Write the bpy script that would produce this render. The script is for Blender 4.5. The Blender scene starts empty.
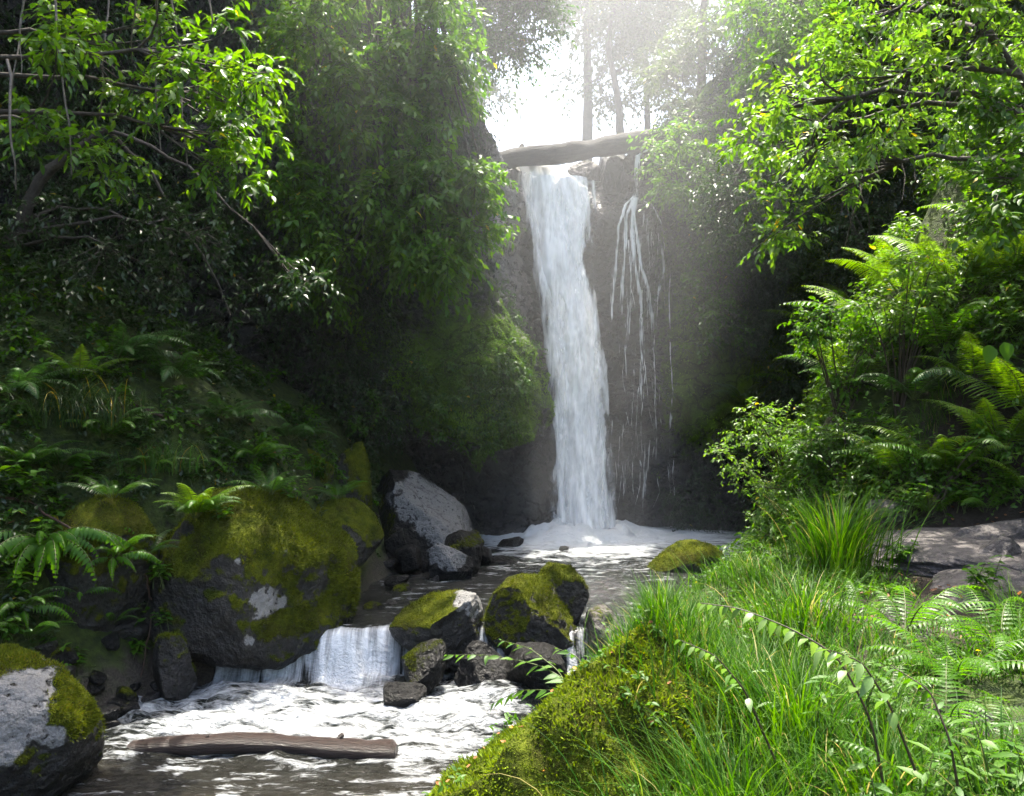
import bpy, bmesh, math
import numpy as np

RNG = np.random.default_rng(11)
C = bpy.context.scene.collection
PI = math.pi

# ------------------------------------------------------------------ camera numbers
FPX, PCX, PCY, CAMZ = 887.0, 512.0, 398.0, 2.9
def at(px, py, Y):
    return np.array([(px - PCX) / FPX * Y, Y, CAMZ - (py - PCY) / FPX * Y])

# ------------------------------------------------------------------ small maths
def sstep(a, b, x):
    t = np.clip((x - a) / (b - a), 0, 1)
    return t * t * (3 - 2 * t)

def _hash(ix, iy, iz):
    n = (ix * 374761393 + iy * 668265263 + iz * 2147483647 + 1274126177).astype(np.int64)
    n = (n ^ (n >> 13)) * 1274126177
    n = n & 0x7fffffff
    n = (n ^ (n >> 16)) * 668265263
    return ((n & 0xffffff).astype(np.float64)) / 0xffffff

def vnoise(p):
    p = np.asarray(p, float)
    i = np.floor(p).astype(np.int64); f = p - i
    f = f * f * (3 - 2 * f)
    r = 0
    for dx in (0, 1):
        wx = f[..., 0] if dx else 1 - f[..., 0]
        for dy in (0, 1):
            wy = f[..., 1] if dy else 1 - f[..., 1]
            for dz in (0, 1):
                wz = f[..., 2] if dz else 1 - f[..., 2]
                r = r + wx * wy * wz * _hash(i[..., 0] + dx, i[..., 1] + dy, i[..., 2] + dz)
    return r

def fbm(p, s=1.0, o=4, seed=0):
    p = np.asarray(p, float) * s + seed * 17.31 + 100
    r = 0; a = .5; tot = 0
    for k in range(o):
        r = r + a * vnoise(p); tot += a
        p = p * 2.03 + 5.7; a *= .5
    return r / tot * 2 - 1          # about -0.7..0.7

def unit(v):
    return v / np.maximum(np.linalg.norm(v, axis=-1, keepdims=True), 1e-9)

def p3(x, y, z=0):
    x, y, z = np.broadcast_arrays(np.asarray(x, float), np.asarray(y, float), np.asarray(z, float))
    return np.stack([x, y, z], -1)

# ------------------------------------------------------------------ mesh building
class MB:
    def __init__(s):
        s.v = []; s.f = []; s.m = []; s.c = []; s.n = 0
    def add(s, v, f, c=None, m=0):
        v = np.asarray(v, float).reshape(-1, 3); f = np.asarray(f, np.int64)
        s.v.append(v); s.f.append(f + s.n); s.m.append(np.full(len(f), m, np.int32))
        if c is None: c = np.full((len(v), 4), .5)
        s.c.append(np.asarray(c, float).reshape(-1, 4))
        s.n += len(v)
    def build(s, name, mats, parent=None, smooth=True, loc=None):
        me = bpy.data.meshes.new(name)
        v = np.concatenate(s.v)
        if loc is not None: v = v - np.asarray(loc)
        loops = np.concatenate([f.ravel() for f in s.f])
        sizes = np.concatenate([np.full(len(f), f.shape[1], np.int32) for f in s.f])
        me.vertices.add(len(v)); me.vertices.foreach_set('co', v.astype(np.float32).ravel())
        me.loops.add(len(loops)); me.loops.foreach_set('vertex_index', loops.astype(np.int32))
        st = np.zeros(len(sizes), np.int32); st[1:] = np.cumsum(sizes)[:-1]
        me.polygons.add(len(sizes)); me.polygons.foreach_set('loop_start', st)
        me.polygons.foreach_set('loop_total', sizes)
        me.polygons.foreach_set('material_index', np.concatenate(s.m))
        me.polygons.foreach_set('use_smooth', np.full(len(sizes), smooth))
        ca = me.color_attributes.new('tint', 'FLOAT_COLOR', 'POINT')
        ca.data.foreach_set('color', np.concatenate(s.c).astype(np.float32).ravel())
        me.update(calc_edges=True); me.validate()
        if not isinstance(mats, (list, tuple)): mats = [mats]
        for m in mats: me.materials.append(m)
        o = bpy.data.objects.new(name, me); C.objects.link(o)
        if parent is not None: o.parent = parent
        if loc is not None: o.location = loc
        return o

def tag(o, label=None, cat=None, group=None, kind=None):
    if label: o['label'] = label
    if cat: o['category'] = cat
    if group: o['group'] = group
    if kind: o['kind'] = kind
    return o

def empty(name, loc, label, cat, group=None, rz=0):
    o = bpy.data.objects.new(name, None); C.objects.link(o)
    o.location = [float(x) for x in loc]; o.rotation_euler = (0, 0, rz); o.empty_display_size = .2
    return tag(o, label, cat, group)

def copy_tree(o, parent=None):
    c = o.copy(); C.objects.link(c)
    if parent is not None: c.parent = parent
    for ch in list(o.children): copy_tree(ch, c)
    return c

def grid_faces(nu, nv):
    i = np.arange(nu - 1)[:, None] * nv + np.arange(nv - 1)[None, :]
    i = i.ravel()
    return np.stack([i, i + nv, i + nv + 1, i + 1], -1)

def tube(mb, pts, rad, sides=7, m=0, flat=1.0, c=None, rough=0, seed=0, cap=True):
    pts = np.asarray(pts, float); rad = np.asarray(rad, float) * np.ones(len(pts))
    t = unit(np.gradient(pts, axis=0))
    a = np.where(np.abs(t[:, 2:3]) > .9, np.array([[1., 0, 0]]), np.array([[0, 0, 1.]]))
    if np.any(np.abs(t[:, 2]) > .9) and np.any(np.abs(t[:, 2]) <= .9):
        a = np.tile(np.array([[.33, .77, .2]]), (len(pts), 1))
    s = unit(np.cross(t, a)); u = np.cross(s, t)
    th = np.linspace(0, 2 * PI, sides, endpoint=False)
    ring = s[:, None] * np.cos(th)[None, :, None] + u[:, None] * np.sin(th)[None, :, None] * flat
    v = pts[:, None] + ring * rad[:, None, None]
    if rough:
        v = v + ring * (rad[:, None, None] * rough * fbm(v, 1.3 / max(rad.mean(), .01) * .4, 3, seed)[..., None])
    n = len(pts)
    i = np.arange(n - 1)[:, None] * sides + np.arange(sides)[None]
    j = np.arange(n - 1)[:, None] * sides + (np.arange(sides)[None] + 1) % sides
    f = np.stack([i, j, j + sides, i + sides], -1).reshape(-1, 4)
    col = None
    if c is not None: col = np.tile(c, (n * sides, 1))
    base = mb.n
    mb.add(v.reshape(-1, 3), f, col, m)
    if cap:
        for e, idx in ((0, np.arange(sides)[::-1]), (n - 1, np.arange(sides) + (n - 1) * sides)):
            ring_v = v[e]
            cc = ring_v.mean(0)
            vv = np.concatenate([ring_v, cc[None]])
            k = np.arange(sides)
            ff = np.stack([k, (k + 1) % sides, np.full(sides, sides)], -1)
            if e == 0: ff = ff[:, ::-1]
            mb.add(vv, ff, None if c is None else np.tile(c, (sides + 1, 1)), m)

def bez(a, b, c, n=8):
    t = np.linspace(0, 1, n)[:, None]
    a, b, c = map(np.asarray, (a, b, c))
    return (1 - t) ** 2 * a + 2 * t * (1 - t) * b + t * t * c

# ------------------------------------------------------------------ leaves
def leaf_template(us, ws):
    vs = [(0., 0.)]; tri = []
    prev = None
    for u, w in zip(us, ws):
        b = len(vs); vs += [(u, -w), (u, 0.), (u, w)]
        if prev is None: tri += [(0, b + 1, b), (0, b + 2, b + 1)]
        else:
            p = prev
            tri += [(p, p + 1, b + 1), (p, b + 1, b), (p + 1, p + 2, b + 2), (p + 1, b + 2, b + 1)]
        prev = b
    e = len(vs); vs.append((1., 0.))
    tri += [(prev, prev + 1, e), (prev + 1, prev + 2, e)]
    return np.array(vs), np.array(tri)
T_FAR = leaf_template([.42], [1.])
T_MID = leaf_template([.2, .5, .8], [.75, 1., .5])
T_NEAR = leaf_template([.08, .22, .42, .64, .84], [.45, .88, 1., .75, .35])
T_LOBE = leaf_template([.05, .12, .19, .27, .34, .42, .49, .57, .64, .72, .79, .87, .93],
                       [.55, 1., .58, .98, .55, .9, .5, .78, .42, .62, .32, .42, .16])
T_BLADE = leaf_template([.15, .35, .55, .75, .9], [.8, 1., .9, .65, .35])

def add_leaves(mb, pos, d, n, L, W, T=T_FAR, fold=.25, curl=.15, tint=None, m=0, g=0.):
    pos = np.asarray(pos, float).reshape(-1, 3); N = len(pos)
    if N == 0: return
    d = unit(np.broadcast_to(d, (N, 3)).astype(float)); n = np.broadcast_to(n, (N, 3)).astype(float)
    n = unit(n - (n * d).sum(-1, keepdims=True) * d); s = np.cross(n, d)
    L = np.broadcast_to(L, (N,))[:, None, None]; W = np.broadcast_to(W, (N,))[:, None, None]
    curl = np.broadcast_to(curl, (N,))[:, None, None]
    uv, tri = T; K = len(uv)
    u = uv[:, 0][None, :, None]; w = uv[:, 1][None, :, None]
    v = pos[:, None] + d[:, None] * (u * L) + s[:, None] * (w * W * .5) + n[:, None] * (fold * np.abs(w) * W * .5 - curl * u * u * L)
    f = (tri[None] + (np.arange(N) * K)[:, None, None]).reshape(-1, 3)
    if tint is None: tint = RNG.random(N)
    tint = np.broadcast_to(tint, (N,))
    col = np.zeros((N, K, 4)); col[..., 0] = tint[:, None]; col[..., 1] = uv[:, 0][None]; col[..., 2] = g; col[..., 3] = 1
    mb.add(v.reshape(-1, 3), f, col.reshape(-1, 4), m)

def add_blades(mb, pos, az, L, W, lean, bend, nseg=5, m=0, tint=None, nrm=None):
    """grass blades: curved tapering strips, each folded round its midrib"""
    N = len(pos)
    az = np.asarray(az); L = np.broadcast_to(L, (N,)); W = np.broadcast_to(W, (N,))
    lean = np.broadcast_to(lean, (N,)); bend = np.broadcast_to(bend, (N,))
    h = np.stack([np.cos(az), np.sin(az), np.zeros(N)], -1); side = np.stack([-np.sin(az), np.cos(az), np.zeros(N)], -1)
    up = np.array([0, 0, 1.])
    t = np.linspace(0, 1, nseg + 1)
    cur = np.array(pos, float); rows = []
    tw = RNG.normal(0, .5, N)
    for k in range(nseg + 1):
        w = (1 - t[k] ** 1.7) * (.6 + .8 * t[k] * (1 - t[k]) * 2)
        w = max(w, .02)
        sd = unit(side + h * (tw * t[k])[:, None])
        rows.append(np.stack([cur - sd * (W * w * .5)[:, None], cur + sd * (W * w * .5)[:, None]], 1))
        a = lean + bend * t[k] ** 1.3
        cur = cur + (h * np.sin(a)[:, None] + up * np.cos(a)[:, None]) * (L / nseg)[:, None]
    v = np.stack(rows, 1)            # N, nseg+1, 2, 3
    base = (np.arange(N) * (nseg + 1) * 2)[:, None] + (np.arange(nseg) * 2)[None]
    f = np.stack([base, base + 1, base + 3, base + 2], -1).reshape(-1, 4)
    if tint is None: tint = RNG.random(N)
    col = np.zeros((N, nseg + 1, 2, 4)); col[..., 0] = tint[:, None, None]; col[..., 1] = t[None, :, None]; col[..., 3] = 1
    mb.add(v.reshape(-1, 3), f, col.reshape(-1, 4), m)

def sprays(mb, cen, rad, twigs, lpt, L, W, droop=.25, T=T_FAR, m_leaf=0, m_twig=1, flat=.8, fan=1.0, updir=(0, 0, 1), wood=True, spread=.55):
    """leafy twigs round every clump centre: each twig carries leaves alternately along it"""
    cen = np.asarray(cen, float).reshape(-1, 3); K = len(cen)
    rad = np.broadcast_to(rad, (K,))
    idx = np.repeat(np.arange(K), twigs); N = len(idx)
    q = RNG.normal(size=(N, 3)); q = unit(q); q[:, 2] *= flat
    start = cen[idx] + q * (rad[idx] * spread * RNG.random(N) ** .5)[:, None]
    d = unit(q * fan + RNG.normal(0, .45, (N, 3)) + np.array([0, 0, .1]))
    tl = rad[idx] * RNG.uniform(.5, 1.05, N)
    u = (np.arange(lpt) + .6) / lpt
    pos = start[:, None] + d[:, None] * (u[None, :, None] * tl[:, None, None])
    pos[..., 2] -= droop * (u[None] ** 2) * tl[:, None]
    dd = d[:, None] - np.array([0, 0, 1.]) * (2 * droop * u[None, :, None])
    ref = np.asarray(updir, float)
    side = unit(np.cross(d, ref + RNG.normal(0, .35, (N, 3))))
    sg = np.where(np.arange(lpt) % 2 == 0, 1., -1.)[None, :, None]
    ld = dd * .55 + side[:, None] * sg * .8 + RNG.normal(0, .28, (N, lpt, 3)) - np.array([0, 0, droop * .9])
    ln = ref + RNG.normal(0, .42, (N, lpt, 3))
    lt = (RNG.random(N)[:, None] * .55 + RNG.random((N, lpt)) * .45).ravel()
    lt = np.where(RNG.random(N * lpt) > .997, 1.0, lt * .93)
    LL = (L * RNG.uniform(.6, 1.15, (N, lpt)) * (1 - .25 * np.abs(u[None] - .5))).ravel()
    add_leaves(mb, pos.reshape(-1, 3), ld.reshape(-1, 3), ln.reshape(-1, 3), LL, LL * W / L, T, .28, .18, lt, m_leaf)
    if wood:
        e = start + d * tl[:, None]; e[:, 2] -= droop * tl
        w = (rad[idx] * .008 + .0025)[:, None]
        s2 = np.cross(side, d)
        v = np.stack([start + side * w, start - side * w * .5 + s2 * w * .8, start - side * w * .5 - s2 * w * .8, e], 1)
        b = (np.arange(N) * 4)[:, None]
        f = np.concatenate([b + np.array([[0, 1, 3]]), b + np.array([[1, 2, 3]]), b + np.array([[2, 0, 3]])])
        mb.add(v.reshape(-1, 3), f, None, m_twig)

def fill(poly, n, Y0, Y1, jitter=0):
    """n points inside an outline, at depths Y0..Y1"""
    poly = np.asarray(poly, float); lo, hi = poly.min(0), poly.max(0); out = []
    while len(out) < n:
        q = RNG.uniform(lo, hi)
        ins = False; j = len(poly) - 1
        for i in range(len(poly)):
            if (poly[i, 1] > q[1]) != (poly[j, 1] > q[1]) and q[0] < (poly[j, 0] - poly[i, 0]) * (q[1] - poly[i, 1]) / (poly[j, 1] - poly[i, 1]) + poly[i, 0]:
                ins = not ins
            j = i
        if ins: out.append(at(q[0], q[1], RNG.uniform(Y0, Y1)))
    return np.array(out)

# ------------------------------------------------------------------ materials
class NT:
    def __init__(s, name):
        s.mat = bpy.data.materials.new(name); s.mat.use_nodes = True
        s.t = s.mat.node_tree; s.t.nodes.clear()
        s.out = s.n('ShaderNodeOutputMaterial')
    def n(s, typ, **kw):
        x = s.t.nodes.new(typ)
        for k, v in kw.items(): setattr(x, k, v)
        return x
    def link(s, a, b): s.t.links.new(a, b)
    def val(s, sock, v):
        if isinstance(v, bpy.types.NodeSocket): s.link(v, sock)
        else: sock.default_value = v
    def noise(s, scale, detail=4, rough=.55, vec=None, dist=0):
        x = s.n('ShaderNodeTexNoise'); x.inputs['Scale'].default_value = scale
        x.inputs['Detail'].default_value = detail; x.inputs['Roughness'].default_value = rough
        x.inputs['Distortion'].default_value = dist
        if vec is not None: s.link(vec, x.inputs['Vector'])
        return x.outputs['Fac']
    def geo(s): return s.n('ShaderNodeNewGeometry').outputs['Position']
    def objco(s): return s.n('ShaderNodeTexCoord').outputs['Object']
    def mapping(s, vec, scale):
        x = s.n('ShaderNodeMapping'); s.link(vec, x.inputs[0]); x.inputs['Scale'].default_value = scale
        return x.outputs[0]
    def ramp(s, fac, stops):
        x = s.n('ShaderNodeValToRGB'); s.link(fac, x.inputs[0])
        e = x.color_ramp.elements
        while len(e) < len(stops): e.new(.5)
        for el, (p, c) in zip(e, stops):
            el.position = p; el.color = (c, c, c, 1) if isinstance(c, (int, float)) else (*c, 1)
        return x.outputs[0]
    def mix(s, fac, a, b):
        x = s.n('ShaderNodeMix', data_type='RGBA'); s.val(x.inputs[0], fac)
        for sock, v in ((x.inputs[6], a), (x.inputs[7], b)):
            s.val(sock, v if isinstance(v, bpy.types.NodeSocket) else (*v, 1))
        return x.outputs[2]
    def math(s, op, a, b=0., clamp=False):
        x = s.n('ShaderNodeMath', operation=op, use_clamp=clamp); s.val(x.inputs[0], a); s.val(x.inputs[1], b)
        return x.outputs[0]
    def attr(s, ch):
        a = s.n('ShaderNodeAttribute', attribute_name='tint')
        x = s.n('ShaderNodeSeparateColor'); s.link(a.outputs['Color'], x.inputs[0])
        return x.outputs[ch]
    def bump(s, h, dist, strength=1.0):
        x = s.n('ShaderNodeBump'); s.link(h, x.inputs['Height']); x.inputs['Distance'].default_value = dist
        x.inputs['Strength'].default_value = strength
        return x.outputs[0]
    def princ(s, col, rough, normal=None, spec=.5, alpha=None, trans=None):
        x = s.n('ShaderNodeBsdfPrincipled')
        s.val(x.inputs['Base Color'], col if isinstance(col, bpy.types.NodeSocket) else (*col, 1))
        s.val(x.inputs['Roughness'], rough); s.val(x.inputs['Specular IOR Level'], spec)
        if normal is not None: s.link(normal, x.inputs['Normal'])
        if alpha is not None: s.val(x.inputs['Alpha'], alpha)
        return x
    def done(s, sh):
        s.link(sh, s.out.inputs['Surface']); return s.mat

def leaf_mat(name, a, b, trans=.45, rough=.42, old=(.42, .30, .03), tboost=1.6, spec=.4):
    m = NT(name)
    t = m.attr(0)
    col = m.ramp(t, [(0, a), (.55, tuple((x + y) / 2 for x, y in zip(a, b))), (.93, b), (.97, old), (1, old)])
    vein = m.attr(1)
    pr = m.princ(col, rough, spec=spec)
    tr = m.n('ShaderNodeBsdfTranslucent')
    hs = m.n('ShaderNodeHueSaturation'); m.link(col, hs.inputs['Color']); hs.inputs['Value'].default_value = tboost
    hs.inputs['Hue'].default_value = .493; hs.inputs['Saturation'].default_value = 1.1
    m.link(hs.outputs[0], tr.inputs['Color'])
    mx = m.n('ShaderNodeMixShader'); mx.inputs[0].default_value = trans
    m.link(pr.outputs[0], mx.inputs[1]); m.link(tr.outputs[0], mx.inputs[2])
    return m.done(mx.outputs[0])

def rock_mat(name, dark, light, moss_a, moss_b, bare, rough=.5, wet=.25, mscale=1., shine=False, cracks=0):
    """tint: r = moss cover, g = bare pale patch, also painted sky sheen, b = wet band"""
    m = NT(name); g = m.geo()
    n1 = m.noise(2.2 * mscale, 8, .62, g); n2 = m.noise(14 * mscale, 6, .6, g); n3 = m.noise(60, 4, .6, g)
    col = m.mix(m.ramp(n1, [(.3, 0.), (.7, 1.)]), dark, light)
    col = m.mix(m.math('MULTIPLY', m.ramp(n2, [(.42, 0.), (.62, 1.)]), .5), col, tuple(x * .55 for x in dark))
    bf = m.ramp(m.math('MULTIPLY', m.attr(1), m.math('ADD', 1., m.math('MULTIPLY', m.math('SUBTRACT', n2, .5), 4.))), [(.42, 0.), (.66, 1.)])
    pale = m.mix(m.ramp(n3, [(.35, 0.), (.65, 1.)]), tuple(x * .62 for x in bare), bare)
    col = m.mix(bf, col, pale)
    mf = m.ramp(m.math('ADD', m.attr(0), m.math('MULTIPLY', m.math('SUBTRACT', n2, .5), 1.15)), [(.38, 0.), (.58, 1.)])
    mn = m.noise(5 * mscale, 5, .65, g); mfine = m.noise(90, 3, .7, g)
    mc = m.mix(m.ramp(mn, [(.32, 0.), (.66, 1.)]), moss_a, moss_b)
    mbr = m.noise(3.1 * mscale, 4, .6, m.mapping(g, (1.3, 1., .9)))
    mc = m.mix(m.math('MULTIPLY', m.ramp(mbr, [(.5, 0.), (.62, 1.)]), .5), mc, (.045, .03, .012))
    mc = m.mix(m.math('MULTIPLY', m.ramp(mfine, [(.35, 1.), (.6, 0.)]), .55), mc, tuple(x * .35 for x in moss_a))
    col = m.mix(mf, col, mc)
    rg = m.ramp(n2, [(.3, wet), (.75, rough)])
    if shine: rg = m.mix(bf, rg, (.13, .13, .13))
    rgh = m.mix(mf, rg, (.95, .95, .95))
    ck = None
    if cracks:
        dv = m.n('ShaderNodeVectorMath', operation='ADD'); nz = m.n('ShaderNodeTexNoise'); nz.inputs['Scale'].default_value = 1.4; nz.inputs['Detail'].default_value = 5
        m.link(g, nz.inputs['Vector']); m.link(g, dv.inputs[0]); m.link(nz.outputs['Color'], dv.inputs[1])
        vo = m.n('ShaderNodeTexVoronoi', feature='DISTANCE_TO_EDGE'); vo.inputs['Scale'].default_value = cracks
        m.link(m.mapping(dv.outputs[0], (1, 1, 1.7)), vo.inputs['Vector'])
        ck = m.ramp(vo.outputs['Distance'], [(0., 0.), (.09, 1.)])
        col = m.mix(m.math('MULTIPLY', m.math('SUBTRACT', 1., ck), .6), col, tuple(x * .3 for x in dark))
    bw = m.n('ShaderNodeRGBToBW'); m.link(rgh, bw.inputs[0])
    h = m.math('ADD', m.math('MULTIPLY', n1, .8), m.math('ADD', m.math('MULTIPLY', n2, .35), m.math('MULTIPLY', n3, .07)))
    h2 = m.math('ADD', h, m.math('MULTIPLY', m.math('MULTIPLY', mf, mfine), .16))
    if ck is not None: h2 = m.math('ADD', h2, m.math('MULTIPLY', ck, .3))
    pr = m.princ(col, bw.outputs[0], m.bump(h2, .28 if cracks else .2, 1.), spec=.5)
    sp = m.math('SUBTRACT', .3 if shine else .55, m.math('MULTIPLY', mf, .28 if shine else .45)); m.link(sp, pr.inputs['Specular IOR Level'])
    return m.done(pr.outputs[0])

M = {}
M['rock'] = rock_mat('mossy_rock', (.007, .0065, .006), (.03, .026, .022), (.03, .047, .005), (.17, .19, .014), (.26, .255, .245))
M['rockwet'] = rock_mat('wet_rock', (.003, .0028, .0028), (.010, .0095, .009), (.03, .04, .006), (.12, .14, .012), (.2, .195, .19), .55, .26, 1., True)  # its pale tone serves as painted sky sheen on the wet boulder
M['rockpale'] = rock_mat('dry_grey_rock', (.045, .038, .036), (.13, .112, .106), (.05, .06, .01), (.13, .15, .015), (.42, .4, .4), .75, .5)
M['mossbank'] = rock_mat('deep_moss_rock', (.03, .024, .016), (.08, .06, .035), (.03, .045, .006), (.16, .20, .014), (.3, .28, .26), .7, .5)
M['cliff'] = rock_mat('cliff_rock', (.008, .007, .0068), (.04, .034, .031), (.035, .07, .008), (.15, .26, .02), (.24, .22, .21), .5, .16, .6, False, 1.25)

def simple_noise_mat(name, a, b, scale, rough=.8, bump=.03, stretch=None, spec=.4):
    m = NT(name); g = m.objco() if stretch else m.geo()
    v = m.mapping(g, stretch) if stretch else g
    n = m.noise(scale, 6, .6, v); n2 = m.noise(scale * 6, 4, .6, v)
    col = m.mix(m.ramp(n, [(.3, 0.), (.7, 1.)]), a, b)
    col = m.mix(m.math('MULTIPLY', m.ramp(n2, [(.4, 1.), (.6, 0.)]), .5), col, tuple(x * .4 for x in a))
    h = m.math('ADD', n, m.math('MULTIPLY', n2, .4))
    return m.done(m.princ(col, rough, m.bump(h, bump, .9), spec=spec).outputs[0])
M['bark'] = simple_noise_mat('bark', (.035, .028, .022), (.10, .082, .065), 6, .85, .03)
M['barkpale'] = simple_noise_mat('pale_vine_bark', (.09, .075, .06), (.2, .17, .14), 8, .8, .01)
M['logwet'] = simple_noise_mat('wet_log_wood', (.014, .007, .005), (.055, .028, .019), 3.0, .36, .03, (3.5, 22, 22), .6)
M['logbridge'] = simple_noise_mat('old_log_wood', (.014, .012, .010), (.05, .045, .036), 2.0, .8, .05, (2, 12, 12))
M['earth'] = simple_noise_mat('dark_earth', (.018, .013, .009), (.06, .043, .028), 3.0, .9, .06)
M['root'] = simple_noise_mat('red_brown_root', (.03, .016, .01), (.10, .05, .03), 14, .7, .01)

def ground_mat():
    m = NT('ground_soil'); g = m.geo()
    n1 = m.noise(1.3, 6, .6, g); n2 = m.noise(9, 6, .62, g); n3 = m.noise(45, 4, .6, g)
    soil = m.mix(m.ramp(n1, [(.35, 0.), (.65, 1.)]), (.012, .009, .006), (.038, .027, .018))
    green = m.mix(m.ramp(n2, [(.35, 0.), (.65, 1.)]), (.012, .022, .005), (.05, .072, .010))
    col = m.mix(m.ramp(m.math('ADD', m.attr(0), m.math('MULTIPLY', m.math('SUBTRACT', n2, .5), .8)), [(.4, 0.), (.6, 1.)]), soil, green)
    peb = m.mix(m.ramp(n3, [(.35, 0.), (.65, 1.)]), (.02, .018, .015), (.09, .075, .06))
    col = m.mix(m.attr(1), col, peb)
    h = m.math('ADD', m.math('MULTIPLY', n2, .6), m.math('MULTIPLY', n3, .25))
    return m.done(m.princ(col, .85, m.bump(h, .1, .9), spec=.3).outputs[0])
M['ground'] = ground_mat()

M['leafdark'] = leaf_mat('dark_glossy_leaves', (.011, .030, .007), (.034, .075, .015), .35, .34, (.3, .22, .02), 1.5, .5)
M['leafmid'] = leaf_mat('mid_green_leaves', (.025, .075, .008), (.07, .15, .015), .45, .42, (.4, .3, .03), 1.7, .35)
M['leaflime'] = leaf_mat('yellow_green_leaves', (.05, .13, .016), (.125, .21, .026), .5, .45, (.5, .38, .03), 1.8)
M['leafgreen'] = leaf_mat('fresh_green_leaves', (.045, .125, .012), (.11, .20, .018), .48, .4, (.42, .36, .04), 1.7)
M['leaffar'] = leaf_mat('far_tree_leaves', (.035, .06, .016), (.08, .12, .026), .45, .5, (.3, .25, .05), 1.7)
M['fern'] = leaf_mat('fern_green', (.03, .105, .005), (.08, .18, .009), .5, .42, (.35, .22, .03), 2.0, .32)
M['fernlime'] = leaf_mat('fern_lime', (.05, .125, .006), (.125, .2, .010), .5, .42, (.4, .28, .04), 2.0, .3)
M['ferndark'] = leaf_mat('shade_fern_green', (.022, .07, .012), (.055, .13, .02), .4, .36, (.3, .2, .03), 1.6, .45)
M['grass'] = leaf_mat('grass_blades', (.018, .072, .005), (.066, .148, .009), .45, .5, (.24, .21, .07), 1.6, .16)
M['herb'] = leaf_mat('herb_leaves', (.026, .095, .005), (.08, .175, .010), .45, .5, (.4, .32, .04), 1.7, .32)
M['palegreen'] = leaf_mat('pale_stem_leaves', (.06, .14, .025), (.13, .22, .045), .4, .42, (.45, .42, .08), 1.5, .5)
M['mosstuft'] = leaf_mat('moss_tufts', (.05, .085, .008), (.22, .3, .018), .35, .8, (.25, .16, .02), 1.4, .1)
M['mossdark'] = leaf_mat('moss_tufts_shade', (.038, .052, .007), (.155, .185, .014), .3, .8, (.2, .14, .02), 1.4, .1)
M['wallmoss'] = leaf_mat('wall_moss', (.045, .10, .01), (.16, .29, .02), .35, .7, (.12, .15, .02), 1.5, .15)
M['litter'] = leaf_mat('fallen_leaves', (.10, .04, .02), (.28, .12, .04), .15, .6, (.5, .2, .03), 1.1, .3)
M['stem'] = simple_noise_mat('green_stem', (.04, .06, .012), (.09, .12, .02), 20, .5, .003)
M['stemdark'] = simple_noise_mat('dark_stem', (.03, .02, .014), (.07, .045, .03), 20, .5, .003)

def water_mat():
    """tint: r = foam cover and painted pool glints, g = shallow (bed shows brown), b = broken water"""
    m = NT('stream_water'); g = m.geo()
    fl = m.mapping(g, (.55, 1.5, 1.0))
    n1 = m.noise(3.2, 6, .62, fl, .6); n2 = m.noise(11, 5, .6, fl, .8); n3 = m.noise(38, 3, .55, g)
    col = m.mix(m.attr(1), (.009, .012, .011), (.022, .018, .012))
    nn = m.math('ADD', m.math('MULTIPLY', n1, .62), m.math('MULTIPLY', n2, .38))
    n4 = m.noise(1.0, 5, .6, m.mapping(g, (9., .9, .9)), .5); n5 = m.noise(1.0, 3, .6, m.mapping(g, (26., 1.6, 1.6)), .3)
    at = m.n('ShaderNodeAttribute', attribute_name='tint')
    ns = m.math('ADD', m.math('MULTIPLY', n4, .65), m.math('MULTIPLY', n5, .35))
    nn = m.math('ADD', m.math('MULTIPLY', nn, m.math('SUBTRACT', 1., at.outputs['Alpha'])), m.math('MULTIPLY', ns, at.outputs['Alpha']))
    f = m.math('ADD', m.attr(0), m.math('MULTIPLY', m.math('SUBTRACT', nn, .5), 3.0))
    fm = m.ramp(f, [(.16, 0.), (.46, .45), (.92, 1.)])
    h = m.math('ADD', m.math('MULTIPLY', n1, .5), m.math('ADD', m.math('MULTIPLY', n2, .35), m.math('MULTIPLY', n3, .12)))
    br = m.math('ADD', .12, m.attr(2))
    bp = m.n('ShaderNodeBump'); m.link(h, bp.inputs['Height']); bp.inputs['Distance'].default_value = .2
    m.link(br, bp.inputs['Strength'])
    wat = m.princ(col, .07, bp.outputs[0], spec=.5); wat.inputs['IOR'].default_value = 1.33
    foam = m.princ((.64, .67, .69), .7, bp.outputs[0], spec=.3)
    mx = m.n('ShaderNodeMixShader'); m.link(fm, mx.inputs[0]); m.link(wat.outputs[0], mx.inputs[1]); m.link(foam.outputs[0], mx.inputs[2])
    return m.done(mx.outputs[0])
M['water'] = water_mat()

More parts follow.
